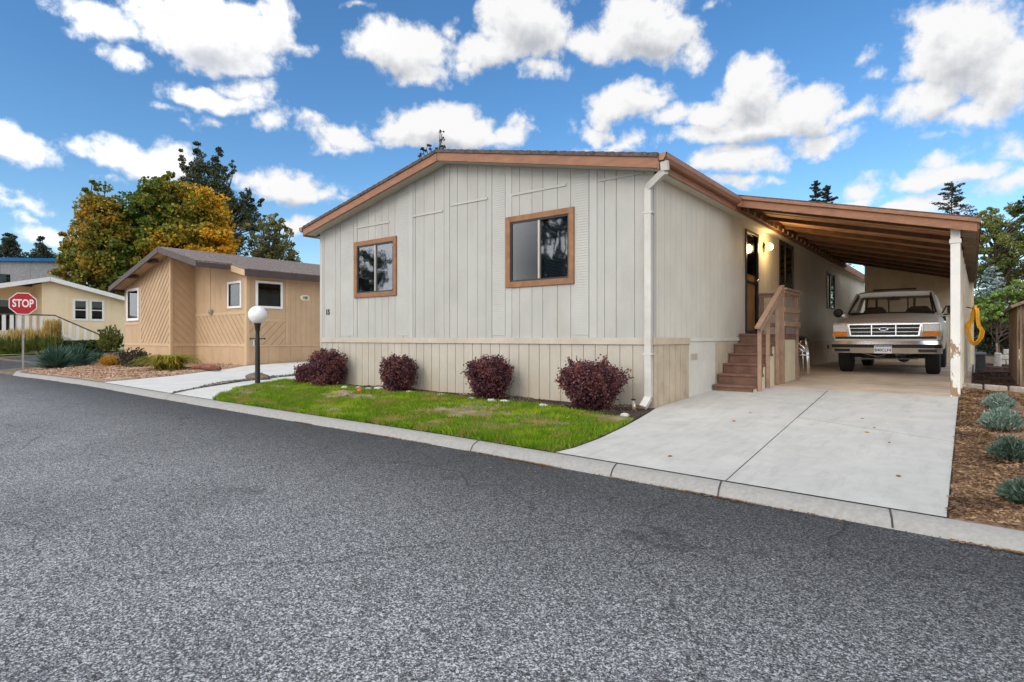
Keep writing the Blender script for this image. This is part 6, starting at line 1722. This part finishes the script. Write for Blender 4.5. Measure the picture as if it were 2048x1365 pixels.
broadleaf('tall_dark_tree', b, lobes_at(b, 62, [(398, 310, 12, 32), (433, 315, 10, 32), (367, 318, 7, 20), (375, 345, 18, 28), (405, 355, 28, 34), (440, 360, 24, 36), (425, 400, 34, 32), (455, 400, 22, 30), (465, 335, 6, 16), (470, 430, 34, 26), (500, 400, 16, 20), (450, 470, 36, 40), (505, 440, 24, 26), (525, 410, 8, 16)]), 24000, .26, M['poplar'], 'tall dark slender-topped tree rising above the golden maple', None, 43, sub=30, spread=.36, wid=.5)
M['olive'] = leaf_mat('olive_leaf', [(0.054, 0.072, 0.022), (0.118, 0.134, 0.04), (0.216, 0.216, 0.072), (0.342, 0.252, 0.108)], .3, .5, .6)
b = base_at(545, 54)
broadleaf('olive_tree', b, lobes_at(b, 54, [(540, 465, 30, 34), (515, 500, 34, 36), (570, 495, 26, 34), (545, 520, 50, 30), (555, 440, 16, 24), (590, 515, 14, 16), (490, 470, 16, 24), (580, 460, 10, 18), (520, 440, 10, 20)]), 9000, .26, M['olive'], 'loose olive-green tree between the golden maple and the off-white home', None, 44, sub=18, spread=.26, wid=.45)
M['conif'] = leaf_mat('dark_conifer_needle', [(0.016, 0.026, 0.019), (0.035, 0.051, 0.032), (0.064, 0.08, 0.051)], .1, 1, .7)
gC = 'dark conifers beyond the blue-roofed house'
for px, dep, spec, lab, sd__ in ((20, 78, [(20, 472, 10, 20), (14, 492, 18, 20), (27, 500, 18, 20), (8, 518, 22, 24), (34, 522, 22, 24), (20, 545, 28, 24), (20, 580, 34, 34)], 'taller dark evergreen at the left picture edge', 51),
        (82, 76, [(82, 487, 10, 16), (76, 503, 16, 17), (91, 506, 15, 17), (70, 522, 20, 20), (98, 526, 18, 20), (82, 545, 28, 22), (84, 580, 34, 34)], 'shorter dark evergreen left of the small maple', 52),
        (-18, 80, [(-18, 480, 8, 14), (-24, 505, 15, 18), (-8, 510, 14, 18), (-16, 545, 26, 26), (-18, 585, 32, 34)], 'dark evergreen cut off by the left picture edge', 53)):
    b = base_at(px, dep)
    broadleaf('evergreen', b, lobes_at(b, dep, spec), 14000, .28, M['conif'], lab, 'dark evergreens beyond the blue-roofed house', sd__, sub=26, spread=.42, wid=.45, trunk_h=.8)
M['dusky'] = leaf_mat('dusky_leaf', [(0.027, 0.027, 0.018), (0.06, 0.054, 0.033), (0.105, 0.09, 0.053)], .2, 1, .6)
b = base_at(868, 44)
broadleaf('thin_tree', b, lobes_at(b, 44, [(884, 268, 7, 18), (852, 296, 14, 12), (880, 300, 14, 20), (840, 318, 14, 14), (865, 330, 24, 24), (870, 370, 30, 40)]), 1500, .17, M['dusky'], 'sparse thin-twigged treetop poking above the roof ridge', None, 45, sub=12, spread=.28, wid=.6, tr=.14, trunk_h=.9)
gP = 'conifers behind the carport roof'
for px, top, dep, w_, lab, sd__, rg_ in ((1631, 364, 62, 5.4, 'narrow dark conifer above the carport roof, left of a close pair', 61, .35), (1654, 372, 60, 6.6, 'dark conifer above the carport roof, right of a close pair', 62, .35), (1903, 366, 52, 9.5, 'sparse open conifer above the right end of the carport roof', 63, .55)):
    b = base_at(px, dep); conifer('conifer', b, far(px, top, dep).z - b.z, w_, 9000 if rg_ > .5 else 15000, .26, M['conif'], lab, gP, sd__, ragged=rg_ + .1, levels=70 if rg_ < .5 else 52, droop=.12)
M['pine'] = leaf_mat('pine_needle', [(0.036, 0.055, 0.016), (0.087, 0.121, 0.028), (0.176, 0.205, 0.049), (0.332, 0.313, 0.098)], .25, .6, .6)
b = base_at(2000, 33)
broadleaf('pine', b, lobes_at(b, 33, [(1975, 455, 26, 34), (2020, 440, 28, 36), (1990, 500, 36, 36), (2040, 490, 30, 40), (1962, 490, 18, 24), (2050, 430, 24, 36), (2010, 540, 46, 34), (2075, 480, 40, 50), (1970, 420, 12, 18), (2080, 560, 40, 50), (1975, 535, 22, 26)]), 34000, .16, M['pine'], 'big sunlit olive-green pine standing behind the carport at the right', None, 46, sub=26, spread=.30, wid=.35, tr=.16, trunk_h=.75)
M['spruce'] = leaf_mat('blue_spruce_needle', [(0.12, 0.18, 0.17), (0.24, 0.33, 0.32), (0.4, 0.5, 0.49)], .1, 2, .7)
b = base_at(1984, 27)
conifer('blue_spruce', b, far(1984, 535, 27).z - b.z, 2.5, 9000, .16, M['spruce'], 'pale blue spruce behind the light green bush', None, 64, ragged=.2, levels=30, wid=.4, first=.02)
M['bush'] = leaf_mat('bright_bush_leaf', [(0.06, 0.12, 0.02), (0.14, 0.24, 0.04), (0.26, 0.37, 0.09), (0.38, 0.48, 0.18)], .35, 1.2, .55)
b = base_at(1998, 23.6)
broadleaf('green_bush', b, lobes_at(b, 23.6, [(1985, 612, 30, 26), (2030, 608, 34, 28), (1965, 628, 20, 22), (2010, 635, 40, 24), (2060, 620, 34, 40), (2025, 580, 20, 22), (1960, 600, 12, 14)]), 14000, .11, M['bush'], 'light green leafy bush beyond the yellow hose', None, 47, sub=22, spread=.26, tr=.06, cat='shrub')
M['undergrowth'] = leaf_mat('dark_undergrowth_leaf', [(0.013, 0.018, 0.01), (0.033, 0.042, 0.018), (0.065, 0.072, 0.029)], .2, 1.5, .6)
b = base_at(2005, 25.2)
broadleaf('dark_bush', b, lobes_at(b, 25.2, [(1975, 675, 30, 34), (2020, 680, 36, 34), (2060, 670, 34, 40), (1990, 650, 40, 26), (1955, 660, 14, 30), (2040, 640, 30, 30)]), 7000, .11, M['undergrowth'], 'dark dense bush under the light green bush', None, 48, sub=22, spread=.3, tr=.06, cat='shrub')
# bare sapling
b = at(1993, 729); b.z += .03
sg = thing('sapling', b, 'thin bare-branched sapling in the dark mulch beside the upright stone', 'tree')
m = MB(); s = .0137
def px3(dx, dy): return b + Vector((CT*dx*s, ST*dx*s, -dy*s + .0))
m.tube([px3(0, 2), px3(1, -20), px3(0, -42)], [.035, .03, .024], 7); m.build('trunk', mat('pale_bark', (.30, .21, .15), .85, .2, 9), sg)
m = MB()
for q in ([(0, -42), (-10, -58), (-22, -76), (-26, -88)], [(0, -42), (9, -60), (22, -76), (28, -82)], [(0, -42), (2, -62), (-4, -86)], [(9, -60), (8, -80), (12, -98)], [(-10, -58), (-12, -78), (-10, -92)], [(0, -42), (14, -50), (26, -58)]):
    m.tube([px3(*k) for k in q], [.016, .012, .008, .004][:len(q)], 5)
m.build('branch', M['bark'], sg)
# trees across the road, which the front windows mirror
gM = 'street trees mirrored in the front windows'
for i, (x, y, lab) in enumerate(((-19.4, -13.5, 'airy tree across the road mirrored in the larger window'), (-38.3, -15, 'fuller tree across the road mirrored in the smaller window'))):
    b = Vector((x, y, 0))
    broadleaf('street_tree', b, [(0, 0, 6.5, 1.7, 1.7, 2.2), (1.2, .3, 4.9, 1.4, 1.4, 1.5), (-1.3, -.2, 5.1, 1.5, 1.4, 1.6), (.3, .2, 8.4, 1.0, 1.0, 1.4), (-.6, 0, 3.6, 1.3, 1.2, 1.0)], 5000, .22, M['poplar'], lab, gM, 70 + i, sub=16, spread=.28)

# a far belt of woods closing the horizon
r = np.random.default_rng(99); n = 26000
a_ = r.uniform(R(-78), R(80), n) - TH * 0; dd_ = r.uniform(115, 135, n)
hh = 5.5 + 1.8 * np.sin(a_ * 23) + 1.3 * np.sin(a_ * 61 + 1) + .9 * np.sin(a_ * 140)
cen = np.stack([np.sin(a_) * dd_, np.cos(a_) * dd_, .3 + r.uniform(0, 1, n) ** .8 * hh], 1)
tag(np_mesh('far_woods', leaf_quads(cen, unit(r.normal(size=(n, 3))), r.uniform(.7, 1.6, n), .75, r), 4, M['undergrowth']), kind='stuff')
